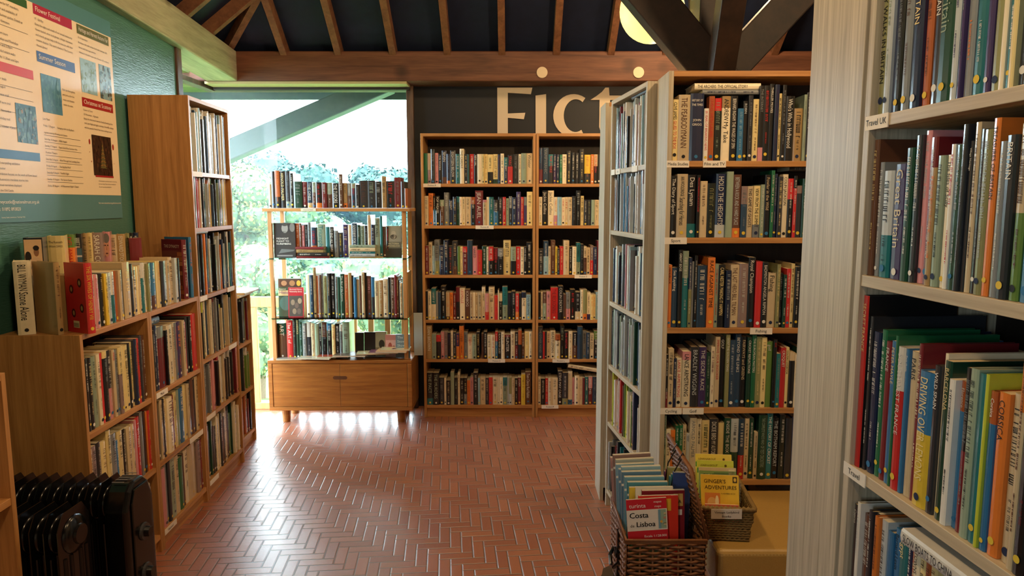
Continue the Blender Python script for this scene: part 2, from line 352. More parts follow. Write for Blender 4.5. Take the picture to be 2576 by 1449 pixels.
def tree(x, y, zb, h, r, cols, n, label, grp, leaf=.3, seed=1):
    rnd = random.Random(seed); t = thing('tree', label, 'tree', (x, y, zb), group=grp)
    m = MB(); m.tube([(0,0,0), (.1,0,h*.3), (0,.1,h*.6)], [.22, .16, .08], 8); m.build('trunk', BARK, t)
    m = MB(); blobs = []
    for _ in range(16):
        a = rnd.uniform(0, 2*PI); q = rnd.uniform(0, .72)*r
        blobs.append((q*math.cos(a), q*math.sin(a), h*rnd.uniform(.3, .86), r*rnd.uniform(.28, .5)))
    blobs.append((0, 0, h*.84, r*.36))
    for b in blobs: m.sphere(b[:3], b[3]*.86, b[3]*.86, b[3]*.86, 14, 9, cols[-1])
    for _ in range(n):
        b = rnd.choice(blobs); d = Vector((rnd.gauss(0,1), rnd.gauss(0,1), rnd.gauss(0,1))).normalized(); rr = b[3]*rnd.uniform(.75, 1.05)
        p = Vector(b[:3])+d*rr; u = Vector((rnd.gauss(0,1), rnd.gauss(0,1), rnd.gauss(0,1))).normalized(); v = d.cross(u).normalized()*leaf*.62*rnd.uniform(.5,1); u = u*leaf*.62*rnd.uniform(.5,1)
        m.add([p-u, p-v, p+u, p+v], [(0,1,2,3)], rnd.choice(cols))
    m.build('foliage', LEAF, t)
YG = [tuple(.36*v for v in lin(q)) for q in ('b0ad68', '9aa866', 'bfae66', '86a068', '7c9c6c')]
BG = [tuple(.27*v for v in lin(q)) for q in ('4f7d6a', '45745e', '5b8a74', '3f6b62')]
tree(-5.75, 15, -1.2, 3.7, 1.15, YG, 14000, 'yellow green leafy tree outside behind the tall bookcase', None, .075, 3)
tree(-4.9, 13, -2.2, 2.9, 1.2, YG, 9000, 'low yellow green bush outside behind the lower window rail', None, .08, 5)
tree(-2.9, 17, -2.6, 3.2, 1.5, YG, 9000, 'rounded yellow green bush outside behind the glass display shelves', None, .10, 6)
tree(-6.6, 22, -2.8, 4.6, 1.8, BG[:2]+YG[3:], 9000, 'dark green bush outside between the leafy tree and the display shelves', None, .13, 8)
tree(-3.4, 26, -3.0, 4.9, 2.0, BG, 9000, 'blue green bush in the middle distance behind the display shelves', None, .16, 9)
tree(-9.6, 25, -3.0, 5.2, 2.0, BG, 7000, 'blue green bush in the middle distance, partly behind the leafy tree', None, .16, 10)
for i, (x, y, h, r) in enumerate([(-18.5, 36, 7.0, 2.6), (-14.6, 43, 6.9, 3.0), (-11.2, 36, 6.2, 2.4), (-8.4, 41, 6.6, 2.5), (-5.4, 37, 6.0, 2.4), (-2.6, 42, 5.3, 2.4), (-20, 44, 8, 3), (-25, 40, 8, 3), (1.5, 38, 6, 2.6)]):
    tree(x, y, -3.0, h*.93+.6, r*1.2, BG, 8000, 'hazy blue green tree in the distant tree line beyond the meadow', 'distant trees beyond the window', .26, 20+i)
mist = MB(); mist.box(-60, 6.6, -3, 60, 34.5, 14); mm = bpy.data.materials.new('morning_mist'); mm.use_nodes = True; mm.node_tree.nodes.clear()
vo = mm.node_tree.nodes.new('ShaderNodeVolumeScatter'); vo.inputs['Color'].default_value = (.45, .78, 1, 1); vo.inputs['Density'].default_value = .0008
mo = mm.node_tree.nodes.new('ShaderNodeOutputMaterial'); mm.node_tree.links.new(vo.outputs[0], mo.inputs['Volume'])
mist = mist.build('mist', mm); mist['kind'] = 'stuff'; tag(mist, 'thin blue haze hanging before the distant trees', 'mist')

# window guard rail
br = thing('window_balustrade', 'pine guard rail with upright balusters across the lower window', 'balustrade', (-2.08, 5.085, 0))
part('handrail', PINE, br, [(0, -.02, .765, 1.34, .025, .84)], .004)
part('bottom_rail', PINE, br, [(0, -.02, 0, 1.34, .025, .05)], .004)
for i in range(11):
    part('baluster', PINE, br, [(.05+.122*i, -.012, .05, .09+.122*i, .018, .765)], .003)

# poster on the green wall
def wallT(y, z, off=0.0):                      # a point on the green wall, off its face
    return Vector((wx(y)+off, y, z))
UY = Vector((WS, 1, 0)).normalized(); UZ = Vector((0, 0, 1))
ps = MB(); TEAL, CRM = lin('4d7f86'), lin('e6d3b4')
def prect(y0, z0, y1, z1, col, off):
    ps.add([wallT(y0,z0,off), wallT(y1,z0,off), wallT(y1,z1,off), wallT(y0,z1,off)], [(0,1,2,3)], col)
ps2 = ps
a, b = 2.34, 3.35
ps.prism([(a, 1.45), (b, 1.45), (b, 2.345), (a, 2.345)], (wx(0)+.0005, 0, 0), (WS, 1, 0), (0, 0, 1), (.006, 0, 0), TEAL)
prect(a, 1.555, b-.004, 2.275, CRM, .0075)
def ptext(t, y, z, H, col, maxw=None, off=.0095, al='l'): ps.text(t, wallT(y, z, off), UY, UZ, H, col, maxw, align=al)
DK = lin('3a3330'); WH = lin('efe6da')
def pbar(y0, z0, y1, z1, col, t=None):
    prect(y0, z0, y1, z1, col, .0085)
    if t: ptext(t, y0+.012, z0+.012, (z1-z0)*.5, WH, y1-y0-.02)
ptext('Scotney Castle', 2.45, 2.292, .038, WH, .46)
pbar(2.778, 2.236, 3.033, 2.275, lin('a81f3e'), 'Flower Festival')
pbar(3.068, 2.231, 3.322, 2.270, lin('5d6128'), 'Heritage and Harvest Autumn Fair')
pbar(2.778, 2.060, 3.033, 2.10, lin('4569a8'), 'Summer Season')
pbar(3.070, 1.931, 3.322, 1.969, lin('9d1b26'), 'Christmas at Scotney')
pbar(2.42, 2.243, 2.742, 2.272, lin('2f5a26'), 'Guided Tours and Walks')
pbar(2.42, 1.984, 2.747, 2.018, lin('c94a4a'), 'Family')
pbar(2.42, 1.678, 2.749, 1.71, lin('2f6aa0'), 'Exhibition')
def para(lines, y, z, H, w, gap, bold=0):
    for i, t in enumerate(lines): ptext(t, y, z-i*gap, H, DK, w)
para(['17 - 26 May', 'Enjoy the sights and smells of our annual community', 'flower festival, when local groups, colleges, businesses', 'and church groups help to fill the mansion with their', "creative displays. This year's theme is 'The Country", "House Library'"], 2.782, 2.215, .0085, .245, .0195)
para(['13-14 September', 'Boutique craft stalls, artisan food stalls, heritage skills,', 'demos and have-a-go activities.', 'Admission included in your entry (Free for NT members)'], 3.072, 2.212, .0078, .24, .020)
para(['Entry free for NT members,', 'weather and availability of', 'our volunteer guides. Details at', 'Visitor Entrance.', '', 'Garden tours', 'Tuesdays and Thursdays', '11am and 2.30pm', 'Guided estate walks', 'Daily 11.30am and 2pm'], 2.55, 2.222, .009, .185, .0212)
for z in (2.148, 2.082, 1.936, 1.90, 1.846, 1.792): prect(2.55, z, 2.735, z+.0012, DK, .0085)
para(['Easter trails', '22 August', 'Sponsor trail', 'Half term trail', '22 November', 'Holiday trail', '22 November - 4 January'], 2.53, 1.955, .009, .09, .028)
para(['Cover to Cover', '22 November - 4 January', 'Enjoy the decorated mansion, family-friendly garden', 'trail, Late Night and Lights evenings, Christmas markets', 'and the popular North Pole letter-writing rooms.'], 3.074, 1.913, .0082, .24, .0185)
para(['Live Music', 'Friday 15 August      Swinging with the Big Band -', '                    a great evening of swing and classics', 'Saturday 16 August   ABBA Angels', 'Sunday 17 August    Open Swim Rise Summer Hits', 'Outdoor Theatre', 'Saturday 2 August    Alice Through the Looking Glass', 'Friday 8 August      The Big Bad Wolf', 'Saturday 9 August   Twelfth Night', 'Sunday 10 August   The Secret Garden', "Friday 29 August    A Midsummer Night's Dream"], 2.785, 1.842, .0078, .25, .0258)
for i in range(2, 10): prect(2.785, 1.834-i*.0258, 3.035, 1.8352-i*.0258, DK, .0085)
para(['Artists - Visual storytelling exhibition', '1 June - 17 October', "This year's exhibition focuses on the work of Kent based", 'storyteller. Illustrations translates stories into', 'compelling visual narratives displayed', 'throughout the Old Castle.'], 2.45, 1.658, .0085, .30, .0195)
para(['Pack up those games,', 'and join us for live', 'music and theatre', 'under the stars.'], 2.93, 1.975, .008, .09, .02)
para(['All information is correct at the time of printing,', 'but may change. Please check our website for', 'the most up-to-date information.'], 3.155, 1.615, .0058, .16, .013)
ptext('Email: scotneycastle@nationaltrust.org.uk', 2.42, 1.518, .013, WH, .33); ptext('Telephone: 01892 893820', 2.42, 1.492, .013, WH, .21)
ptext('Visit: www.nationaltrust.org.uk/scotney-events', 3.335, 1.516, .0075, WH, .22, al='r'); ptext('Scotney Castle, Lamberhurst, Tunbridge Wells', 2.5, 1.466, .005, WH, .40)
def photo(y0, z0, y1, z1, cols, seed, n=60, rs=.011):         # a printed snapshot: small patches of its colours
    rnd = random.Random(seed); prect(y0, z0, y1, z1, lin(cols[0]), .0085)
    for k in range(n):
        cy, cz, r = rnd.uniform(y0+.004, y1-.004), rnd.uniform(z0+.004, z1-.004), rnd.uniform(.003, rs)
        p = [(max(y0, min(y1, cy+r*math.cos(2*PI*q/7)*rnd.uniform(.5,1.2))), max(z0, min(z1, cz+r*math.sin(2*PI*q/7)*rnd.uniform(.6,1.6)))) for q in range(7)]
        ps.add([wallT(u, v, .009+k*.00001) for u, v in p], [tuple(range(7))], lin(rnd.choice(cols[1:])))
photo(2.792, 1.872, 2.921, 2.018, ('4d86a8', '5b93ad', '477d9f', '558ca8', '6499b2'), 1)
photo(3.075, 1.991, 3.198, 2.133, ('8fb6c6', '9cc0cc', '7e9f98', '6d8a6a', '86aab6'), 2)
photo(3.222, 1.985, 3.322, 2.135, ('7fa6b8', '4a6b7a', '3f4a52', '98b0ba', '5d5a4a'), 3)
photo(2.626, 1.742, 2.745, 1.884, ('41708c', '5a8aa0', '356078', '7097a6', '8a807a'), 4)
prect(3.135, 1.634, 3.287, 1.642, lin('9d1b26'), .0088)
photo(3.124, 1.641, 3.284, 1.817, ('24120f', '3a1c16', '1a0e0d', '4a2c1c', '2e1612'), 5, 70)
for k in range(14): ps.add([wallT(3.205-.0022*(k+1), 1.785-.0085*k, .0098), wallT(3.205+.0022*(k+1), 1.785-.0085*k, .0098), wallT(3.205, 1.80-.0085*k, .0098)], [(0,1,2)], lin('5e5a36' if k % 2 else '8a6a3a'))
for (y_, z_, r_) in ((3.105, 1.785, .012), (3.30, 1.775, .014), (3.10, 1.74, .003), (3.11, 1.70, .004), (3.30, 1.70, .003), (3.27, 1.865, .003)):
    ps.add([wallT(y_+r_*.5*math.cos(2*PI*q/10), z_+r_*math.sin(2*PI*q/10), .0087) for q in range(10)], [tuple(range(10))], lin('9d2a26'))
tag(ps.build('wall_poster', LAMI), 'large cream and teal events poster with red and blue headings on green wall', 'poster')
# two corner fixings
# Fiction wall letters
def letter(name, polys, label, dots=None):
    t = MB()
    for p in polys: t.prism(p, (0, 5.148, 0), (1,0,0), (0,0,1), (0,-.012,0))
    o = t.build(name, CREAM); tag(o, label, 'letter', 'wall letters spelling Fiction'); 
    if dots:
        for (cx, cz, r) in dots:
            d = MB(); d.prism([(cx+r*math.cos(2*PI*k/28), cz+r*math.sin(2*PI*k/28)) for k in range(28)], (0, 4.928, 0), (1,0,0), (0,0,1), (0,-.008,0)); d.build('letter_dot', CREAM, o)
    return o
def PX(u, v, Y=5.14): return ((u-1288)/1767*(Y*.9927+(1.52-(1.52+0))*0)*1.0, 0)
def arc(cx, cz, rx, rz, a0, a1, n): return [(cx+rx*math.cos(math.radians(a0+(a1-a0)*k/n)), cz+rz*math.sin(math.radians(a0+(a1-a0)*k/n))) for k in range(n+1)]
zb, zt, zx = 1.99, 2.335, 2.275
letter('wall_letter', [[(-.106,zb),(-.026,zb),(-.036,zb+.02),(-.036,zt-.03),(-.100,zt-.03),(-.106,zt)][:0] or [(-.105,zb),(-.03,zb),(-.03,zt),(-.105,zt)], [(-.03,zt-.035),(.135,zt-.045),(.145,zt),(-.03,zt)], [(-.03,zb+.135),(.085,zb+.125),(.095,zb+.17),(-.03,zb+.165)]], 'cream wooden capital F on the navy wall above the fiction shelves')
letter('wall_letter', [[(.170,zb),(.245,zb),(.243,zt-.045),(.168,zt-.055)]], 'cream letter i without serif beside the capital F', [(.205, 2.402, .037)])
co = arc(.44, 2.14, .145, .150, 55, 300, 22); ci = arc(.455, 2.14, .085, .115, 300, 55, 22)
letter('wall_letter', [co+ci], 'cream letter c beside the dotted i on the navy wall')
letter('wall_letter', [[(.56,zt-.085),(.60,zt-.06),(.64,zt-.03),(.665,zt),(.69,zt),(.695,zt-.055),(.785,zt-.055),(.79,zt-.085),(.70,zt-.085),(.70,zb+.05),(.72,zb+.02),(.76,zb+.02),(.76,zb),(.68,zb),(.64,zb+.03),(.625,zb+.07),(.625,zt-.085)]], 'cream letter t on the navy wall between c and the second i')
letter('wall_letter', [[(.85,zb),(.925,zb),(.923,zt-.045),(.848,zt-.055)]], 'second cream letter i, half hidden by the angled bookcase', [(.862, 2.402, .037)])

# ---------------------------------------------------------------- bookcases
def case(name, label, O, ph, W, D, H, zs, sides=(OAKV, OAKV), cat='bookcase', backmat=DARKW, strips={}, plinth=.07, bm=None):
    bm = bm or OAKH
    t = thing(name, label, cat, (O[0], O[1], 0), ph)
    m = MB(); m.box(0, 0, 0, .018, D, H); m.build('side_panel', sides[0], t, bevel=.001)
    m = MB(); m.box(W-.018, 0, 0, W, D, H); m.build('side_panel', sides[1], t, bevel=.001)
    part('top_panel', bm, t, [(.018, 0, H-.02, W-.018, D, H)], .001)
    part('back_panel', backmat, t, [(.018, D-.008, plinth, W-.018, D, H-.02)])
    part('plinth', bm, t, [(.018, .02, 0, W-.018, .036, min(zs)-.022)])
    for i, z in enumerate(zs):
        s = part('shelf', bm, t, [(.018, .002, z-.021, W-.018, D-.008, z)], .001)
        for (x, wd, txt) in strips.get(i, []):
            q = MB(); q.box(x, -.0005, z-.024, x+wd, .0015, z+.001, lin('e9e0d2'))
            if txt: q.text(txt, (x+wd/2, -.0012, z-.0165), (1,0,0), (0,0,1), .0115, lin('222222'), wd*.9, align='c')
            q.build('shelf_label', MATTE, s)
    return t
def ang(ux, uy): return math.atan2(uy, ux)
STD = [1.675, 1.39, 1.045, .73, .44, .09]
FR = {}                                           # frames books stand in: origin, angle
def frame(k, O, u): FR[k] = (Vector((O[0], O[1], 0)), ang(*u))
frame('S', (.575, 2.646), (1, 0)); frame('N', (.648, 1.32), (.06, -1)); frame('L', (-1.5134, 2.42), (-.0436, 1)); frame('L2', (-1.5134, 2.42), (-.0436, 1))
frame('M', (.470, 3.43), (.1185, -1)); frame('F1', (-.624, 4.867), (1, 0)); frame('F2', (-.624, 4.867), (1, 0)); frame('W', (-1.66, 4.76), (1, 0))
frame('E', (-1.645, 4.06), (-.0436, 1))
def fpt(k, s, d=0, z=0):
    O, ph = FR[k]; return Vector((O.x + s*math.cos(ph) - d*math.sin(ph), O.y + s*math.sin(ph) + d*math.cos(ph), z))
def fcase(k, s0, *a, **kw): return case(a[0], a[1], fpt(k, s0)[:2], FR[k][1], *a[2:], **kw)
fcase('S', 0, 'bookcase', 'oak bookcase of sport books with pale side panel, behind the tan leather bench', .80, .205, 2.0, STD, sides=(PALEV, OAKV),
      strips={0: [(.0, .083, 'Media Studies'), (.135, .085, 'Film and TV')], 1: [(.0, .083, 'Sport')], 2: [(.335, .085, 'Fishing')], 3: [(.0, .083, 'Cycling'), (.086, .082, 'Golf')]})
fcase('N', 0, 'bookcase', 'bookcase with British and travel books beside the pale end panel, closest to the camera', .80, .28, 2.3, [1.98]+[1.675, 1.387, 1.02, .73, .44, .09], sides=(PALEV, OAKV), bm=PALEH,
      strips={1: [(.005, .07, 'Travel UK')], 3: [(.0, .075, 'Travel')]})
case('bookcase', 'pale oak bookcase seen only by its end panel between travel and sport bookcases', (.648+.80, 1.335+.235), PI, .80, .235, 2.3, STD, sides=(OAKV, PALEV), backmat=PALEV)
ph = FR['M'][1]
fcase('M', .018, 'bookcase', 'narrow oak bookcase of tall thin books facing the window, set at an angle', .555, .26, 2.0, STD, sides=(PALEV, PALEV), bm=PALEH, strips={0: [(.02, .06, ''), (.10, .07, 'Art'), (.36, .08, '')]})  # pale sides and boards here carry window light in their colour
m = MB(); 
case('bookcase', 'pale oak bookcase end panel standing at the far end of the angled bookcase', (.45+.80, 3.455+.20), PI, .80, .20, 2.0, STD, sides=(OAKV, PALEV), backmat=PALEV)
fcase('L', 0, 'low_bookcase', 'low oak bookcase with books on top, its plain side behind the black heater', .517, .285, 1.06, [.695, .385, .08])
fcase('L', .519, 'low_bookcase', 'low oak bookcase bay adjoining the tall bookcase under the poster wall', .519, .285, 1.06, [.70, .39, .08],
      strips={0: [(.02, .11, 'Music')], 1: [(.33, .16, '')], 2: [(.02, .12, 'Humour')]})
fcase('L', 1.043, 'bookcase', 'tall narrow oak bookcase against the green wall next to the window', .545, .286, 2.035, [1.673, 1.395, 1.052, .728, .432, .09], strips={0: [(.01, .12, '')], 2: [(.02, .09, ''), (.40, .11, '')], 3: [(.38, .12, '')], 4: [(.02, .12, '')], 5: [(.02, .12, '')]})
fcase('E', 0, 'low_bookcase', 'low bookcase between the tall bookcase and the window, white books on top', .36, .17, .965, [.66, .36, .08])
fcase('F1', 0, 'bookcase', 'tall oak fiction bookcase on the navy wall, the one beside the window', .786, .275, 1.99, [1.651, 1.365, 1.022, .704, .423, .089],
      strips={0: [(.015, .12, 'Fiction A')], 1: [(.372, .125, 'Fiction B')], 4: [(.455, .12, 'Fiction E')]})
fcase('F1', .79, 'bookcase', 'tall oak fiction bookcase on the navy wall, partly hidden by the angled bookcase', .786, .275, 1.99, [1.651, 1.365, 1.022, .704, .423, .089],
      strips={2: [(.27, .12, 'Fiction S')], 4: [(.12, .12, 'Fiction L')], 5: [(.045, .12, 'Fiction P')]})
case('low_bookcase', 'low oak bookcase by the camera at the left edge, one post visible', (-1.366, 1.08), ang(-.0436, 1), .82, .28, 1.055, [.70, .40, .08])

# ---------------------------------------------------------------- books
PAL = {k: lin(v) for k, v in dict(k='141416', K='2b2d33', n='1b2747', b='2f6f9e', L='8fb4c4', t='1f6e74', g='17402f', G='1d6b45', e='8fa08a', y='d9b93a',
    Y='e3cd8e', w='ddd9cf', c='e6d8b8', i='cbb691', o='d9782f', O='a4552a', r='c32a2a', R='6f1f26', p='cf8a8f', P='3c2a5a', s='7c8082', S='b4babb',
    v='8a7470', m='5c3a2a', u='a98a5a', q='8a8a5c', d='1a2420', z='26405a', A='5f7f3a', l='b9c13a').items()}
CN = dict(k='black', K='charcoal', n='navy', b='blue', L='pale blue', t='teal', g='dark green', G='green', e='sage', y='yellow', Y='pale yellow', w='white', c='cream',
    i='beige', o='orange', O='rust', r='red', R='maroon', p='pink', P='purple', s='grey', S='silver', v='mauve', m='brown', u='tan', q='olive', d='black green', z='slate blue', A='leaf green', l='lime')
PG = lin('d8c39a')
def pcol(k, rnd): 
    c = PAL[k]; f = rnd.uniform(.85, 1.12); return (c[0]*f, c[1]*f, c[2]*f)
def parse(spec, rnd):
    base = spec[0]; bands = []; i = 1
    while i < len(spec):
        op = spec[i]; col = spec[i+1]; j = i+2
        while j < len(spec) and spec[j].isdigit(): j += 1
        f = int(spec[i+2:j] or 20)/100; bands.append((op, col, f)); i = j
    cuts = [0, 1]; top = 1.0; bot = 0.0
    for op, col, f in bands:
        if op == '^': top = 1-f; tcol = col
        else: bot = f; bcol = col
    z = []
    if bot > 0: z.append((0, bot, pcol(bcol, rnd)))
    z.append((bot, top, pcol(base, rnd)))
    if top < 1: z.append((top, 1, pcol(tcol, rnd)))
    return base, z, bands
DARKS = set('knKgGRPtmdzbrOvsAo')
def lettering(mt, t):
    k, kv = getattr(mt, 'mark', (0, 0))
    if 0 < k < len(mt.f):
        b = MB(); b.v = mt.v[kv:]; b.f = [tuple(i-kv for i in f) for f in mt.f[k:]]; b.c = mt.c[k:]; b.m = mt.m[k:]; b.build('author_lettering', MATTE, t)
        mt.v = mt.v[:kv]; mt.f = mt.f[:k]; mt.c = mt.c[:k]; mt.m = mt.m[:k]
    if mt.f: mt.build('title_lettering', MATTE, t)
def book_parts(w, h, d, spec, tc, title, flag, rnd, mc, mp, mt, ms, hard=True):
    base, zones, bands = parse(spec, rnd)
    t = .0016 if hard else .0007; b = min(.0045, w*.15)
    prof = [(0, d), (0, b), (w*.18, b*.3), (w*.5, 0), (w*.82, b*.3), (w, b), (w, d), (w-t, d), (w-t, b+t), (t, b+t), (t, d)]
    n = len(prof)
    sidec = PAL['k'] if 'D' in flag else None
    for (z0, z1, col) in zones:
        vs = [(x, y, z0*h) for x, y in prof]+[(x, y, z1*h) for x, y in prof]
        fs = [(i, (i+1) % n, (i+1) % n+n, i+n) for i in range(n)]
        if z0 == 0: fs.append(tuple(range(n-1, -1, -1)))
        if z1 == 1: fs.append(tuple(range(n, 2*n)))
        mc.add(vs, fs, col)
        if sidec:
            for q_ in range(len(fs)):
                if q_ not in (1, 2, 3, 4): mc.c[len(mc.c)-len(fs)+q_] = sidec
    g = .003 if hard else .0003
    mp.box(t, b+t, g, w-t, d-(.004 if hard else .0), h-g, pcol('c', rnd) if rnd.random() < .5 else PG)
    yf = -.0005; darkb = base in DARKS
    if title and title != '-':
        c2 = pcol(tc, rnd) if tc in PAL else PAL['k']
        if title == '~':
            for (a0, a1, hh) in ((.93, rnd.uniform(.45, .6), rnd.uniform(.30, .5)), (rnd.uniform(.36, .42), rnd.uniform(.16, .24), .22)):
                z = a0*h; H = w*hh; mt.mark = len(mt.f), len(mt.v)
                while z > a1*h:
                    gl = H*rnd.uniform(.25, .62)
                    if rnd.random() > .14:
                        x0 = w*.5-H/2; y = yf; kx = rnd.choice((0, 1, 2))
                        st = max(gl*.26, .0006)
                        mt.add([(x0, y, z), (x0+H, y, z), (x0+H, y, z-st), (x0, y, z-st)], [(0,1,2,3)], c2)
                        if kx: 
                            xx = x0+(H*.84 if kx == 1 else 0); mt.add([(xx, y, z), (xx+H*.16, y, z), (xx+H*.16, y, z-gl*.8), (xx, y, z-gl*.8)], [(0,1,2,3)], c2)
                        if kx == 2: mt.add([(x0, y, z-gl*.6), (x0+H, y, z-gl*.6), (x0+H, y, z-gl*.6-st), (x0, y, z-gl*.6-st)], [(0,1,2,3)], c2)
                    z -= gl*1.15
        else:
            segs = title.split('/'); top = .955
            if 'h' in flag:
                zc = .88
                for sgi, sg in enumerate(segs):
                    for wd in ([' '.join(sg.split()[:2]), ' '.join(sg.split()[2:])] if len(sg.split()) > 2 else sg.split()):
                        mt.text(wd, (w*.5, yf, h*zc), (1,0,0), (0,0,1), w*.17, c2, w*.8, align='c'); zc -= .065
                    zc -= .16
            else:
                span = (.955-.17)*h; Ls = [max(len(q), 3) for q in segs]; tot = sum(Ls)+.6*(len(segs)-1); z = .955*h
                for sg, L in zip(segs, Ls):
                    cc = c2; mt.mark = len(mt.f), len(mt.v)
                    if len(sg) > 2 and sg[1] == ':': cc = PAL[sg[0]]; sg = sg[2:]
                    lim = span*L/tot*.96
                    H = min(w*.52, .030); wd = textgeo(sg)[2]*H/.73
                    mt.text(sg, (w*.5-min(H, lim/textgeo(sg)[2]*.73/.45 if wd > lim else H)*.5, yf, z), (0,0,-1), (1,0,0), H, cc, lim, minsq=.45)
                    z -= max(lim, 0)+.02*h
    if ms is not None and rnd.random() < .8 and w > .011:
        r = min(w*.30, .0065); zc = h*rnd.uniform(.06, .10); c3 = rnd.choice(('y', 'y', 'b', 'w')) if darkb else rnd.choice(('n', 'k', 'n', 'y'))
        ms.add([(w*.5+r*math.cos(2*PI*k/12), yf-.0003, zc+r*math.sin(2*PI*k/12)) for k in range(12)], [tuple(range(12))], PAL[c3])
ORD = ['', 'first', 'second', 'third', 'fourth', 'fifth', 'sixth', 'seventh', 'eighth', 'ninth', 'tenth', 'eleventh', 'twelfth', 'thirteenth', 'fourteenth', 'fifteenth', 'sixteenth', 'seventeenth', 'eighteenth', 'nineteenth', 'twentieth']
ORD += ['twenty-'+q for q in ORD[1:10]] + ['thirtieth'] + ['thirty-'+q for q in ORD[1:10]]
WHERE = dict(S1='media studies shelf, counting from pale panel', S2='sport shelf, counting from pale panel', S3='fishing shelf, counting from pale panel', S4='cycling and golf shelf, counting from pale panel', S5='lowest cricket shelf, counting from pale panel',
    N1='upper British shelf, counting from pale panel', N2='second British shelf, counting from pale panel', N3='travel shelf, counting from pale panel', N4='shelf below travel, counting from pale panel',
    L1='low bookcase top, counting from red book', L2='upper shelf behind heater, counting from near side', L3='middle shelf behind heater, counting from near side', L5='upper shelf beside tall bookcase, counting from near side',
    F1='top shelf', F2='second shelf', F3='third shelf', F4='fourth shelf', F5='fifth shelf', F6='bottom shelf', W1='top of window display stand', W2='upper glass shelf', W3='middle glass shelf', W4='display cabinet top')
BANDW = {'^': 'topped', '_': 'based'}
def label_for(row, i, spec, tc, title, flag, kind):
    base = CN[spec[0]]; ft = ''
    if len(spec) > 1 and spec[2] in CN: ft = '%s-%s ' % (CN[spec[2]], BANDW[spec[1]])
    if title and title not in '~-' and '!' not in flag and len(title.split('/')[0].split()) <= 4:
        ft = ''; head = '%s %s titled %s' % (base, kind, title.split('/')[0].replace("'", ''))
    elif title and title != '-': head = '%s%s %s with %s lettering' % (ft, base, kind, CN.get(tc, 'pale'))
    else: head = '%splain %s %s' % (ft, base, kind)
    o = ORD[i] if i < len(ORD) else 'last'
    if row[0] == 'F':
        wh = WHERE['F%d' % ((int(row[1:])-1) % 6+1)]
        tail = '%s from %s on %s' % (o, 'the window' if int(row[1:]) < 7 else 'the divider', wh)
    elif row[0] == 'W': tail = '%s from corner, %s' % (o, WHERE[row])
    else: tail = '%s on %s' % (o, WHERE[row])
    s = head+', '+tail
    if len(s.replace('-', ' ').split()) > 14:
        head = '%s %s' % (base, kind) if title == '-' else '%s %s, %s letters' % (base, kind, CN.get(tc, 'pale'))
        s = head+', '+tail
    return s
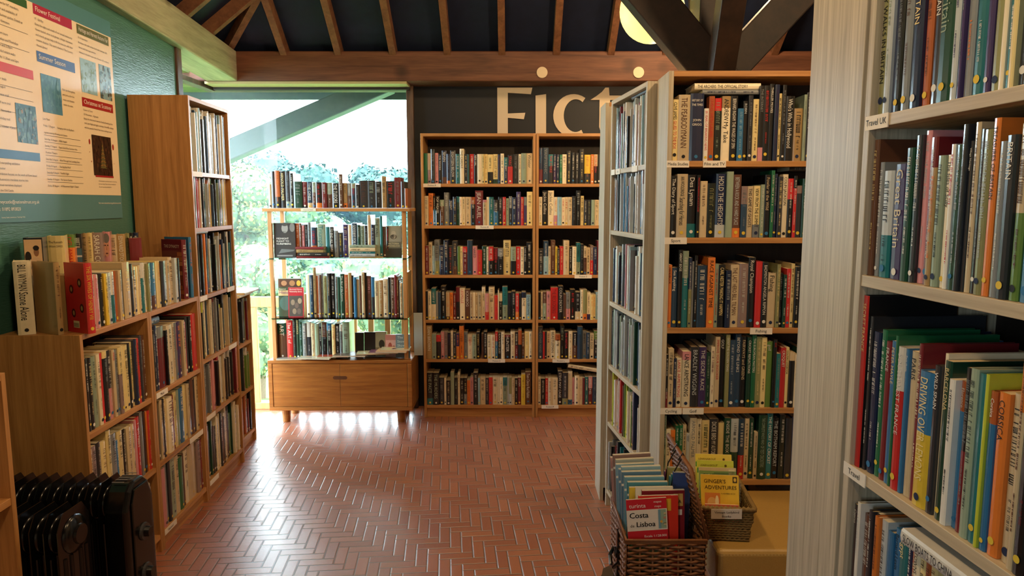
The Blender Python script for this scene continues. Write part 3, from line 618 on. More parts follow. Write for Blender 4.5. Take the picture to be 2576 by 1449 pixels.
BOOKS = """@S1 S 1.675 -3
23,224,Y,k,CLIVE JAMES/r:GLUED TO THE BOX,!
43,241,i,m,THE PEABODYMANN
51,246,n,w,HISTORY OF THE TIMES/JOHN GRIGG,!h
17,191,w,r,20 YEARS OF BREAKING NEWS
21,235,O,r,LIVING WITH LAUREL,!
29,229,d^r20,e,~
32,236,c^u18,k,ANDREW/My Take,!
26,237,k,w,BERNARD INGHAM/THE WAGES OF SPIN,!
22,191,b,L,~
18,219,k,S,ROBIN
17,239,K,s,~
21,225,Y,m,~
18,273,k_p18,s,THE INTERNET
21,274,k,r,~
17,280,k,w,THRILLER MOVIES
17,277,n,P,~
12,246,Y,k,~
14,276,k,s,~
33,236,k,w,Who's Who in Hollywood
33,192,u,k,~
11,241,e,s,~,x
22,249,k,w,~,x
22,257,m,Y,~,x
30,244,b,w,~,x
@S2 S 1.39 -7
25,230,k,w,The Diary of Sport
40,237,i,k,IAN WOOLDRIDGE/Searching for Heroes,!
34,234,k_t22,w,Des Lynam,!
12,233,k,r,MOUNTAINEERING IN SCOTLAND
29,211,i,m,~
33,203,d,q,~
38,238,n_S20,w,HOLD THE HEIGHTS
25,246,e,-
32,235,m_o15,S,BETWEEN A ROCK AND A HARD PLACE
23,192,z^v35,s,~
23,192,i,k,THIS GAME OF GHOSTS
25,193,Y_s25,k,VIEW FROM THE SUMMIT
15,198,e,w,~
23,234,k,i,Fowler in the Wild,!
13,250,G,w,~
14,238,n,s,~
18,227,K,Y,~
20,236,c,k,COLIN JACKSON,!
20,220,k^r35,w,~
12,230,r^k20,w,~
22,194,K^v15,s,THE HEROES,x
25,220,g,w,~,x
26,209,i,k,~,x
@S3 S 1.045 -11
16,241,o,k,HANDBOOK
22,230,z,w,Sea Kayaking
17,298,k,w,GREAT EDGE
23,294,t^e35,w,~
12,269,q^n45,w,~
10,254,s,-
12,276,k,w,~
39,238,z,w,~
28,269,o,k,RACE AGAINST TIME
14,245,e,r,~
27,241,k,Y,CARL HESTER/MAKING IT HAPPEN,!
20,220,n,S,~
33,241,i,m,THE LAST HERO/BILL TILMAN,!
34,245,v,w,~
27,269,k,w,Royal Champion
24,254,r,-
23,251,k,w,BADMINTON/ANGELA RIPPON,!
33,209,i,k,Fishing
14,243,q,Y,~
12,209,k,s,~
13,203,g,w,~
17,226,r,w,~
14,245,Y,m,~
18,233,k,w,~,x
11,212,K,s,~,x
27,231,b,w,~,x
22,241,i,k,~,x
@S4 S .73 -11
10,210,k_R30,w,~
21,232,i,k,~
11,194,n,w,~
23,195,c,r,LANCE ARMSTRONG,!
33,220,c^p15,k,LANCE ARMSTRONG,!
33,237,K,S,BRADLEY WIGGINS,!
28,237,P,w,THE SECRET RACE
16,216,g,e,~
15,239,c,R,~
19,279,i,r,IMPROVE YOUR SNOOKER
21,279,k,w,GOLF
16,288,q,w,GOLF THE GOLDEN YEARS
23,265,z,S,~
22,288,z,w,BEYOND THE LINKS
22,277,k,i,FAIRWAYS and GREENS
18,277,g,w,CRICKET REFLECTIONS
17,286,G,w,THE EUROPEAN MASTERS
21,279,q,Y,~
20,276,Y,m,~
24,259,A,w,golf
13,269,k,r,SEVE,!
17,213,t,e,~
20,236,r,w,CROQUET
15,236,Y,k,GOLFERS LOGBOOK
20,218,k^i15,w,FINAL ROUNDS,x
13,210,c,k,~,x
29,234,g,w,~,x
@S5 S .44 -10
9,258,e,k,~
20,200,c,k,~
18,196,o,k,~
14,214,G,w,THE ARTIST
14,216,G,w,THE GOLF CLUB
14,219,i,k,~
14,184,S,n,GOLF
27,246,c,s,ARNOLD PALMER,!
19,242,c,k,~
29,237,Y,g,~
36,242,K,w,DICKIE BIRD/MY AUTOBIOGRAPHY,!
23,226,Y,-
25,246,g,w,INSIDE THE BOX
30,244,g^S55,k,~
23,244,z_r40,w,~
20,244,i,k,~
19,244,g,w,~
15,189,i,k,~
34,260,g,e,THE COMPLETE WHO'S WHO/OF TEST CRICKETERS
23,265,t,w,THE HISTORY OF CRICKET
27,246,k,S,THE BOTHAM REPORT,!
23,258,d,w,~
25,246,K,w,DICKIE BIRD'S BRITAIN,!x
41,249,n,w,~,x
@N1 N 1.675 15
23,281,q,k,COUNTRY WALKS IN BRITAIN
18,280,S,e,~
11,281,n,w,BRITAIN
19,260,k,s,~
22,281,s,m,~
25,281,n,Y,HIDDEN BRITAIN
19,270,O,m,~
21,281,K,w,ROUTES IN BRITAIN
38,281,g,e,Paths of Britain
14,280,S,P,~
7,270,P,s,~
18,281,s,o,~
22,281,t,w,~
14,281,P,Y,BRITAIN FROM SPACE
19,270,q,k,TONY SOPER,!
10,280,c,m,WILD BRITAIN
12,281,t,w,~
11,270,Y,b,ENGLAND
20,281,K,Y,RAILWAYS OF BRITAIN
11,260,k,s,~,x
11,280,t,w,~,x
15,281,n,w,~,x
@N2 N 1.387 6
18,246,m,Y,~
13,205,s,w,~
30,189,t^S60,k,~
37,199,P,c,Great Britain
21,224,g,w,~
16,243,K,w,~
15,249,p,S,~
18,237,R,w,~
14,188,u,o,~
17,206,e,k,~
15,206,c,k,The Isles of Scilly
10,221,w,r,~
14,219,g,S,~
11,248,K,s,~
8,223,K,w,Village Heritage
12,249,i,m,~
12,238,k,s,~
16,236,q,S,~
14,250,o,k,TREASURES OF BRITAIN
13,217,s,w,~
20,224,K,w,BRITAIN
18,238,i_A50,m,~
24,240,b,S,ENGLAND
17,235,i,k,~,x
23,229,k,w,~,x
@N3 N 1.02 -6
18,329,r,Y,SECRET FRANCE,D
11,292,K,w,~
21,266,n,w,~
16,273,G,w,~
17,255,R,w,FRANCE
16,259,b,Y,PETER MAYLE,!
8,271,G,-
21,254,r^w30,w,SOUTHWEST FRANCE
9,253,b,w,Paris Guide
22,252,i,k,PARIS
11,269,R,c,~
36,228,y^b45,Y,DRIVING OVER LEMONS
16,244,K,w,WILD SPAIN
8,266,c,-
17,257,g,Y,BARCELONA
14,232,w,k,~
13,232,b^O20,w,Florence
15,256,R^k50,s,~
17,259,e,k,~
18,255,t,-
7,258,l,-
13,236,b^O20,w,Corsica
20,238,o,k,CORSICA
22,242,i,k,~
11,296,i^o25,m,~
20,299,k,R,~
10,233,r^b30,w,~
11,229,r,w,VISITOR'S GUIDE TO BAVARIA
15,245,w,b,~,x
17,263,k,w,~,x
@N4 N .73 25
14,214,K,w,Cyprus
11,224,w,S,~
24,207,m,w,~
13,224,K,w,~
11,224,K,s,~
14,224,o,m,~
18,224,S,k,~
16,211,b,-
17,224,b,k,Bernard Levin,!
22,222,t,Y,Egypt
11,224,n,w,~
14,224,i,r,GUIDE TO THE LEMON
15,224,c,k,TOWNS
17,224,Y,k,~
16,218,O,k,~
16,224,Y,m,~
24,223,g,w,~
12,224,O,k,~,x
23,224,w,k,~,x
25,224,t,w,~,x
26,224,m,Y,~,x
27,224,n,w,~,x
@L1 L 1.06 95
36,201,u,k,~
28,199,p,r,~
20,194,i,k,~
24,198,k,Y,~
24,195,y,k,~
24,195,S,k,~
28,197,t^w45,k,~
32,197,O,-
23,198,i,k,~
16,197,K,s,~
57,225,i,Y,~
17,214,K,-
35,200,i,k,~
25,200,Y,-
18,202,i,k,~
26,210,t^w30,w,~
15,207,w,k,~
19,204,q,k,~
35,205,K,w,~
40,202,b_m30,w,~
12,207,Y,-
29,207,Y,o,~
33,202,K,-
30,202,S,k,~
30,201,i,k,~
40,213,i,m,~
21,207,S,-
18,206,u,k,~
18,204,k,-
@L2 L .695 -11
28,270,c,k,~
18,269,k,w,~
29,266,k,Y,~
32,265,e,k,~
24,269,c,m,~
23,267,r,-
32,270,k^Y10,s,~
28,266,K_p45,w,~
21,264,i,r,MINE
21,260,s,k,~
26,264,v^Y40,k,~
17,266,Y,-
38,263,Y,k,~
24,265,k,G,~
25,265,Y,k,~
26,271,n,O,~
21,272,r,k,~
22,278,K,s,~
20,276,n,w,~
25,272,m,w,~
@L3 L .385 -44
28,246,i,k,~
40,250,v,k,~
30,254,K,i,~
38,246,Y,m,~
35,279,Y,k,~
47,252,s,k,~
18,217,b,w,~
43,246,Y,k,~
22,242,k,w,~
40,241,i,m,~
27,243,i,k,~
19,254,p,-
38,259,r,w,~
24,272,s,-
39,263,k,m,~
15,259,o,-
22,256,r,Y,~
@L4 L .08 217
43,333,n,w,~,x
54,317,c,k,~,x
46,292,R,w,~,x
29,258,Y,k,~,x
34,217,k,y,~,x
30,255,i_k50,k,~,x
27,248,k,w,~,x
@L5 L2 .70 537
30,272,i,k,~
12,254,k,-
14,270,k,w,~
28,288,n,w,~
71,275,R^s18,-
17,252,k,w,~
57,269,c,k,~
32,270,i,m,~
23,268,s,r,~
47,266,P,o,~
29,267,i,k,~
31,254,r,-
26,274,K,-
27,273,k,w,~
57,279,r,-
@L6 L2 .39 503
18,271,i,k,~,x
29,264,K,-,,x
24,267,i,k,~,x
23,264,K,w,~,x
27,264,Y,k,~,x
56,254,c,m,~,x
24,253,R,w,~,x
37,263,Y,m,~,x
25,263,e,-,,x
46,263,b,w,~,x
33,270,Y,-,,x
29,264,i,k,~,x
25,271,K,-,,x
30,276,m,-,,x
33,264,K,-,,x
34,272,i,k,~,x
@L7 L2 .08 498
26,268,i,-,,x
35,271,p,-,,x
29,282,s,-,,x
28,281,K,-,,x
57,290,e,k,~,x
41,275,i,k,~,x
48,250,G,-,,x
21,253,m,-,,x
47,264,c,k,~,x
91,269,i,-,,x
47,261,v,k,~,x
28,259,R,w,~,x
@F1 F1 1.651 14
26,206,G,-
24,206,i_v45,p,~
27,233,K,s,~
23,208,p,k,~
24,200,k,w,THE WOODS
34,224,n_m20,w,SEVEN
24,201,n_o10,s,~
37,224,K,w,EIGHTEEN BELOW
29,201,t,w,~
30,236,c,k,THE CARDLE
24,201,K,Y,~
14,198,g,-
30,200,r,w,~
22,200,k,w,NEW GIRL
32,200,c,-
17,200,Y,k,~
22,200,Y,k,~
37,198,k^Y60,k,~
34,200,Y_g15,k,THE LUST WAR
18,198,n,R,~
24,204,c,k,~
25,178,n^t35,w,~
35,194,k_r60,r,STARCROSSED
40,200,k,s,~
18,200,c,k,~
37,206,e,s,ARCHER
43,206,i,k,Winter
@F2 F1 1.365 17
29,203,i,s,~
32,221,o,k,~
17,202,b^k45,w,~
29,203,k,w,FOP WEASEL
29,176,m^e25,w,~
33,226,s,w,~
29,176,n,w,SILENT
25,196,K^n60,Y,~
20,198,g^t20,s,~
19,196,c,o,~
18,196,c,k,~
40,196,i,k,~
31,195,k^O25,w,~
54,239,R,w,JEAN AUEL,!
25,176,i^p10,k,~
17,195,c,w,~
31,195,t,w,~
32,176,b^K45,w,~
31,195,k,w,~
22,195,r,w,~
21,186,e,k,~
22,200,K^s40,w,~
29,193,n,w,~
31,231,P,w,~
20,195,r,Y,~
22,196,P^s30,-
40,231,Y,m,~
@F3 F1 1.022 12
25,202,R,w,~
25,226,i,m,~
15,202,L,w,~
36,242,q^s60,k,~
30,205,n,w,~
31,241,n,w,~
28,200,K,r,~
36,234,K_m25,i,~
18,198,A,-
18,198,Y,k,~
32,196,R^r20,w,~
36,239,z,-
32,198,p,k,NAKED
35,172,r,o,~
31,198,g,w,~
15,193,c,k,~
33,196,k^r50,w,~
31,186,k^R45,r,~
38,184,k^s30,w,~
52,239,Y,k,~
36,193,k^e50,k,~
31,196,r,w,~
24,193,c,k,~
19,193,k,w,HARD AS NAILS
37,224,k,w,~
@F4 F1 .704 10
16,203,k,-
23,202,c,k,~
32,221,c^t50,w,~
16,198,s,-
19,194,z,-
35,236,k,w,~
27,194,i_m12,o,~
23,193,o,k,~
21,187,R,w,~
27,230,k^R45,R,~
36,223,c,r,LESPELLE
36,212,m,w,ICKABOG
21,194,i,R,~
14,194,c,-
21,192,i,k,~
26,193,i,k,~
25,230,c,k,~
24,186,r^p70,Y,~
41,229,i,k,~
23,174,r,o,~
9,209,c,-
22,187,k^c30,w,~
37,232,e^t55,k,~
28,191,k,P,~
28,200,k,w,~
24,187,r_o30,w,~
19,187,K,-
31,194,c^n20,k,BREATHE
33,178,L,n,DAN BROWN,!
@F5 F1 .423 13
39,238,u,w,DAN BROWN,!
31,177,e,s,DAN BROWN,!
32,172,k^r28,m,~
24,195,p,w,~
25,195,v,m,~
22,189,k,P,~
16,202,c,k,~
22,193,K,w,~
22,184,o^P50,o,~
32,235,o,k,~
27,191,s,k,~
34,175,c^i30,r,~
28,173,e,k,~
24,191,k,Y,~
11,188,-,-
16,180,m,k,~
25,195,k,w,~
29,173,c,k,~
27,173,c,r,~
19,195,b^r35,w,~
24,188,k,w,BLACK RIVER LILIES
24,191,c,k,~
42,173,k^R10,w,HUNTER
31,195,c,m,~
23,191,R^k50,w,~
25,206,k^O50,-
20,175,m,w,~
32,195,Y,e,~
22,195,c,k,~
@F6 F1 .089 11
43,233,k_t20,e,THE PACT
43,233,k,e,THE MURDERS
36,196,K,s,~
16,196,c,-
30,178,k,i,~
26,237,e,-
25,196,k,e,~
16,233,c,k,~
27,193,k,w,~
23,194,s^k60,Y,~
23,178,o,r,~
22,199,p,k,~
33,233,k,w,~
15,196,L,-
38,196,i,k,~
24,195,K,i,~
27,199,r,o,~
36,199,c,g,~
13,199,c,-
25,199,c,k,~
30,199,e^t30,g,~
14,196,S,-
18,199,S^q60,-
22,193,i,k,~
22,193,k,w,~
24,196,R,w,STORM
29,222,y,m,~
41,237,m,w,Tom Clancy Red Rabbit,!
@F7 F2 1.651 808
27,243,n_R40,b,Tom Clancy,!
39,243,z,s,VAMPYRRHIC
32,198,k^t40,r,THE STRIKE
20,200,P^n30,w,~
24,198,n,w,~
18,196,G,w,~
29,198,c,m,~
34,222,k,Y,~
24,211,k,w,~
30,208,k,w,~
34,234,k,Y,~
44,196,K^y65,o,~
21,198,o,c,~
26,198,k^i40,r,PETER BELUSH,!
22,198,k,y,LE CONVICTION,x
42,201,c,k,~,x
34,198,n,w,~,x
41,214,r,w,~,x
41,198,i,k,~,x
41,201,k,w,~,x
41,198,g,w,~,x
47,227,i,k,~,x
@F8 F2 1.365 806
24,196,c,k,~
40,239,k,w,Jackie Collins,!
41,239,c,k,Jackie Collins,!
24,195,p^c65,o,~
29,195,L,e,~
22,193,c,r,~
23,195,c,r,~
27,195,i,k,~
27,202,k,s,~
32,239,k,S,~
23,203,Y,k,~
22,176,K,w,~
29,176,K,q,~
24,176,e,-
27,176,i,k,~
14,176,c,o,~,x
34,200,w,k,~,x
41,195,n,w,~,x
41,220,o,k,~,x
48,195,c,k,~,x
48,206,k,w,~,x
61,195,R,w,~,x
@F9 F2 1.022 803
34,179,K,w,~
34,234,L^z45,w,~
17,198,i,k,~
32,239,m,i,~
15,196,y,k,~
16,183,K,Y,~
25,198,r,Y,~
40,239,i,k,~
22,193,k,w,~
29,196,c,k,~
28,222,e^t60,k,~
22,213,k,s,~
21,198,m^i40,k,~
25,189,i,k,~
23,203,r^v50,w,~
24,193,n,w,~
21,237,R,r,~
41,198,c,k,~,x
41,217,k,w,~,x
41,198,b,w,~,x
55,198,i,r,~,x
55,224,k,Y,~,x
55,198,g,w,~,x
@F10 F2 .704 798
18,194,k,-
14,198,c,k,~
24,196,e^m40,w,~
30,202,p,k,~
53,227,r,R,THE RECKONING
36,237,k,w,COLIN DEXTER,!
18,180,m,-
31,196,p^s60,k,~
35,212,k,r,~
36,194,k_i30,S,~
19,212,c,k,~
28,212,q_o20,-
24,194,c_P20,m,~
19,178,Y,o,~
18,178,Y,o,~
27,196,L,w,~
44,194,k,w,~,x
50,209,i,k,~,x
50,194,n,w,~,x
57,196,r,w,~,x
50,216,i,k,~,x
50,194,e,k,~,x
@F11 F2 .423 797
33,230,z^K20,s,THE OTHER HAND
14,195,r,-
14,195,K,-
25,195,i,R,~
36,201,c,k,BEASTLEMAN
34,177,c^O25,k,~
29,235,k,e,~
29,198,k,r,THE VISITOR
29,197,c,m,~
34,191,m^k50,w,~
37,231,z,b,Flint
27,198,s,k,~
24,190,z,w,~
29,180,c,k,DINE EGGS
30,198,k^A30,w,~
22,202,r,w,~
50,198,c,k,~,x
50,217,k,w,~,x
57,198,e,k,~,x
57,202,n,w,~,x
72,198,i,r,~,x
@F12 F2 .089 797
20,199,c,k,~
33,189,k,w,~
20,193,r,Y,~
25,196,c,m,~
43,196,c,k,~
33,244,k,w,STEVE MAY CAGE,!
40,233,K_q20,w,~
31,241,c_b15,w,~
16,196,p,-
33,211,c,k,~
24,199,c,p,~
16,196,R,-
25,202,t,w,~
29,202,R^p40,w,JAMES JONES,!
36,202,z,s,~
47,199,c,k,~,x
51,215,k,w,~,x
51,199,o,k,~,x
58,199,i,k,~,x
58,230,n,w,~,x
58,199,c,k,~,x
@W1 W 1.485 11
24,160,u,-
23,245,K,-
35,249,k^O70,o,~
35,246,k,Y,ARNOLD PALMER,!
33,246,K_e18,s,~
24,232,k,w,~
59,178,g,s,~
30,175,k^R90,w,~
36,175,z_i20,w,THE ONES
25,172,m^e40,w,~
40,172,k_o20,r,~
35,171,R,S,~
35,169,m^e45,S,~
48,166,k,w,THE TUDORS
27,226,m,w,~
28,168,u_o20,k,~
28,166,s_m50,w,~
28,166,z^e20,r,~
25,157,K,s,~
58,183,K,m,CLIVE WILLIS,!
53,183,K,e,~
41,177,k,S,~
34,211,u,k,~
52,180,k,r,~
47,204,R,s,~
25,177,K,R,~
22,132,O,-
@W2 W 1.15 50
141,239,-,-
30,233,O,w,~
15,233,m,w,~
18,217,p,k,~
24,224,k,s,~
20,239,s,k,~
37,205,z_o40,r,~
62,227,e,t,Triumph
27,208,t,-
30,208,k,w,TO END ALL WARS
28,183,s,k,~
29,170,K,y,~
38,224,P,i,~
23,221,i,-
40,233,z,w,GOODBYE FOR NOW
20,221,g,w,~
29,217,e,k,A VERY DECENT MAN
22,217,k,s,~
22,288,i,O,~
25,224,n,w,~
35,268,e,k,THE WALL
19,281,t,-
25,211,m,k,~
16,211,k,r,~
@W3 W .74 234
17,162,u,-
26,292,c,-
24,292,z,w,~
21,344,u,k,~
14,286,O,-
17,292,v,m,~
16,304,s,k,~
26,285,q,m,THE GREAT MASTERS
22,303,K,i,~
33,304,k,w,~
16,281,s,k,~
20,277,g,-
28,300,g,w,The Art of the Louvre
28,296,O,w,~
24,308,u,-
12,289,k,-
20,277,b,k,~
17,261,i,-
18,289,m,-
20,312,i,k,OCEAN ART
14,308,k,-
29,285,m,p,~
24,277,K^b50,-
29,253,i,k,WHISTLER
26,257,u,w,~
36,265,c,m,~
20,277,k,-
24,277,m,w,~
16,292,R,-
12,281,m,Y,~
9,257,k,-
18,237,i,k,~
20,281,t,-
22,312,u,m,~
@W4 W .445 33
12,253,k,-
60,253,m^g30,w,ART
44,273,r,w,The ART of
22,285,d,s,~
22,285,g,Y,RENAISSANCE
22,261,g,L,~
28,253,s,w,~
32,261,K^w40,w,~
26,253,i,m,~
29,249,e,q,~
16,229,k,w,~
38,261,k^m40,s,~
33,253,k^b20,w,~
24,245,Y,r,~
30,249,k,w,~
20,245,s^w20,k,~
48,261,e,m,~"""
STUFF = MB(); STUFFD = []
INNER = dict(S=(.019, .78), N=(.019, .78), L=(.019, .498), L2=(.538, 1.019), F1=(.019, .767), F2=(.809, 1.557), W=(.02, .96), M=(.037, .554))
DEP = dict(S=.15, N=.19, L=.15, L2=.15, F1=.125, F2=.125, W=.15)
ROWS = []
for ln in BOOKS.strip().split('\n'):
    if ln[0] == '@':
        nm, cs, z, s0 = ln[1:].split(); ROWS.append((nm, cs, float(z), float(s0)/1000, []))
    else:
        f = ln.split(',') + ['']*4; ROWS[-1][4].append((float(f[0])/1000, float(f[1])/1000, f[2], f[3], f[4], f[5]))
def stuffT(k, s, d, z):
    O, ph = FR[k]; c_, s_ = math.cos(ph), math.sin(ph)
    def T(x, y, zz): X, Y = s+x, d+y; return (O.x+X*c_-Y*s_, O.y+X*s_+Y*c_, z+zz)
    return T
class Sub(MB):                                     # writes into the shared heap mesh through a transform
    def __init__(s, T): super().__init__(T)
def heap_book(k, s, dd, z, w_, h_, d_, spec, tc, title, rnd):
    q = MB(stuffT(k, s, dd, z)); book_parts(w_, h_, d_, spec, tc, title, '', rnd, q, q, q, q, rnd.random() < .6)
    n = len(STUFF.v); STUFF.v += q.v; STUFF.f += [tuple(i+n for i in f) for f in q.f]; STUFF.c += q.c; STUFF.m += q.m
for (nm, cs, z, s0, bl) in ROWS:
    rnd = random.Random(nm); a, b_ = INNER[cs]
    if nm == 'L1': a, b_ = .08, 1.01
    s = max(s0, a); tot = sum(q[0] for q in bl)
    over = max(0, s+tot-b_)
    if over > .12:                                 # the row runs past the board: drop its unseen end
        while bl and s+sum(q[0] for q in bl) > b_+.02: bl = bl[:-1]
        tot = sum(q[0] for q in bl); over = max(0, s+tot-b_)
    k_ = (b_-s)/tot if over > 0 else 1.0; idx = 0
    for (w_, h_, spec, tc, title, flag) in bl:
        w_ *= k_
        if spec == '-': s += w_; continue
        idx += 1; ww = w_-.0006; d_ = DEP[cs]*rnd.uniform(.85, 1.15); ins = rnd.uniform(.006, .018)
        if cs == 'W': ins = rnd.uniform(.0, .012)
        if 'x' in flag: heap_book(cs, s, ins, z+.0005, ww, h_, d_, spec, tc, title if title == '~' else '-', rnd); s += w_; continue
        kind = 'paperback' if cs in ('F1', 'F2') else ('hardback' if cs == 'W' else 'book')
        lab = label_for(nm, idx, spec, tc, title, flag, 'paperback' if kind == 'paperback' else 'book')
        loc = fpt(cs, s, ins, z+.0005); ph = FR[cs][1]
        grp = {'S': 'books in the sport bookcase', 'N': 'books in the travel bookcase', 'L': 'books in the low bookcases', 'F': 'paperbacks in the fiction bookcases', 'W': 'books on the window display stand'}[nm[0]]
        if kind == 'book':
            t = thing('book', lab, 'book', loc, ph, grp)
            mc, mp, mt, ms = MB(), MB(), MB(), MB()
            book_parts(ww, h_, d_, spec, tc, title, flag, rnd, mc, mp, mt, ms, rnd.random() < .7)
            mc.build('cover', JACKET, t); mp.build('pages', PAPER, t)
            lettering(mt, t)
            if ms.f: ms.build('price_sticker', MATTE, t)
        else:
            mc = MB(); book_parts(ww, h_, d_, spec, tc, title, flag, rnd, mc, mc, mc, mc, kind == 'hardback')
            o = mc.build({'paperback': 'paperback_book', 'hardback': 'hardback_book'}[kind], JACKET, None, loc, ph); tag(o, lab, 'book', grp)
        s += w_
def fill(k, z, a, b_, pal, hmin, hmax, wmin, wmax, seed, depth=.17, tall=.25):
    rnd = random.Random(seed); s = a
    while s < b_-wmin:
        w_ = min(rnd.uniform(wmin, wmax), b_-s); h_ = rnd.uniform(hmin, hmax)
        if rnd.random() < tall: h_ = hmax
        c_ = rnd.choice(pal); heap_book(k, s, rnd.uniform(.006, .03), z+.0005, w_-.0006, h_, depth, c_, rnd.choice('wYks') if c_ in DARKS else rnd.choice('knrm'), rnd.choice(('~', '~', '-')), rnd)
        s += w_
# far narrow cases: hundreds of thin spines
fill('L', 1.673, 1.065, 1.565, 'wSLwSKLwSzvw', .26, .32, .006, .014, 1)
fill('L', 1.395, 1.065, 1.565, 'SgrGweOSKzYRg', .22, .265, .006, .014, 2)
fill('L', 1.052, 1.065, 1.565, 'kKnknKouwkzktS', .24, .31, .008, .02, 3)
fill('L', .728, 1.065, 1.565, 'kYlgiKsRickzk', .22, .29, .010, .022, 4)
fill('L', .432, 1.065, 1.565, 'srRwinpprOisck', .22, .27, .012, .026, 5)
fill('L', .09, 1.065, 1.565, 'kKecgKmkwqdgAKc', .24, .30, .014, .028, 6)
fill('E', .66, .02, .34, 'ksRKekwq', .2, .27, .01, .025, 7); fill('E', .36, .02, .34, 'qAkywKe', .2, .27, .01, .025, 8); fill('E', .08, .02, .34, 'RRmOkwR', .2, .26, .012, .03, 9)
fill('M', 1.675, .04, .55, 'wkSkLwRKkSwcLw', .22, .29, .006, .016, 11); fill('M', 1.39, .04, .55, 'wRSkvKSLwSbw', .2, .27, .006, .014, 12)
fill('M', 1.045, .04, .55, 'KnSLezwpsswc', .22, .29, .008, .018, 13); fill('M', .73, .04, .55, 'SkwKSsezKgnS', .24, .28, .008, .018, 14)
fill('M', .44, .04, .55, 'mnYkRSwnwrkAl', .2, .27, .008, .02, 15); fill('M', .09, .04, .55, 'kKknzsRSktk', .2, .30, .008, .022, 16)
# the case beside the camera, its far end only
FR['C'] = (Vector((-1.405, 1.08, 0)), ang(-.0436, 1))
fill('C', .70, .40, .79, 'kKcinw', .18, .25, .015, .03, 17); fill('C', .40, .40, .79, 'Picwi', .18, .22, .02, .04, 18); fill('C', .08, .40, .79, 'nkci', .18, .25, .015, .03, 19)
so = STUFF.build('books', JACKET); so['kind'] = 'stuff'; tag(so, 'rows of small and half hidden book spines filling the remaining shelves', 'books')

def flat_book(k, s, d, z, L, Dp, th, col, label, rotz=0, title=None, tc='k', grp=None, name='book', tilt=0, kind='book'):
    """a book lying on its side, spine towards the aisle"""
    rnd = random.Random(label); t = thing(name, label, kind, fpt(k, s, d, z), FR[k][1]+rotz, grp)
    t.rotation_euler = (0, tilt, FR[k][1]+rotz)
    mc, mp, mt, ms = MB(), MB(), MB(), MB()
    book_parts(th, L, Dp, col, tc, title or '-', '', rnd, mc, mp, mt, ms)
    for q in (mc, mp, mt, ms): q.v = [(L-zz, yy, xx) for (xx, yy, zz) in q.v]
    mc.build('cover', JACKET, t); mp.build('pages', PAPER, t)
    lettering(mt, t)
    return t
flat_book('S', .10, .02, 1.675+.262, .245, .15, .022, 'c', 'cream hardback lying flat on top of the grey book on media studies shelf', title='THE ARCHERS/THE OFFICIAL STORY')
flat_book('S', .13, .02, 1.675+.2445, .245, .15, .016, 's', 'thin grey book lying flat under the cream one on media studies shelf', title='~', tc='n')
flat_book('S', .47, .03, 1.39+.249, .22, .14, .018, 'k', 'black book lying flat on the upright books of the sport shelf', title='~', tc='s')
for i, (cc, lb) in enumerate((('K', 'lowest dark book of the flat pile on the bottom sport shelf'), ('s', 'grey book above the lowest in the bottom sport pile'), ('b', 'blue picture book in the middle of the bottom sport pile'), ('k', 'black book below the brown one in the bottom sport pile'), ('m', 'brown book second from top of the bottom sport pile'), ('w', 'white book topmost of the flat pile on the bottom sport shelf'))):
    flat_book('S', .42, .03+.008*(i % 2), .091+.047*i, .26, .17, .046, cc, lb, title='~', tc='w' if cc in DARKS else 'k')
flat_book('N', .205, -.012, .9862-.030, .16, .15, .026, 'w', 'white book lying flat across upright books below the travel shelf', title='SLOW BOATS TO CHINA', tc='k')
flat_book('N', .40, -.012, .955, .20, .17, .028, 't', 'large teal book lying on top of the shelf below travel', title='THE', tc='w')
flat_book('L', .15, .02, .385+.285, .19, .14, .022, 'k', 'glossy black book lying flat on the middle shelf behind the heater')
flat_book('L2', .545, .02, .70+.293, .11, .14, .03, 'z', 'dark blue book lying flat on the upper shelf beside tall bookcase', title='~', tc='w')
flat_book('L', 1.10, .02, 1.052+.3125, .16, .15, .012, 'u', 'tan book lying flat in the tall bookcase by the window')
flat_book('F2', 1.02, .01, .089+.272, .21, .12, .026, 'c', 'cream paperback lying aslant on the bottom fiction shelf', title='~', tc='m', tilt=.17)
flat_book('M', .28, .02, 1.675+.2925, .22, .16, .018, 'k', 'black book lying flat on the top shelf of the angled bookcase')
flat_book('E', .02, -.05, .966, .24, .17, .012, 'w', 'white topped book lying flat on the low case beside the window, lower of two')
flat_book('E', .05, -.07, .979, .26, .17, .014, 'w', 'white book lying flat on the low case beside the window, upper of two')
flat_book('C', .55, -.01, 1.056, .22, .16, .008, 'c', 'cream leaflet lying on the low bookcase at the picture edge')
flat_book('C', .38, .06, 1.056, .20, .14, .05, 'k', 'thick black book lying on the low bookcase at the picture edge')

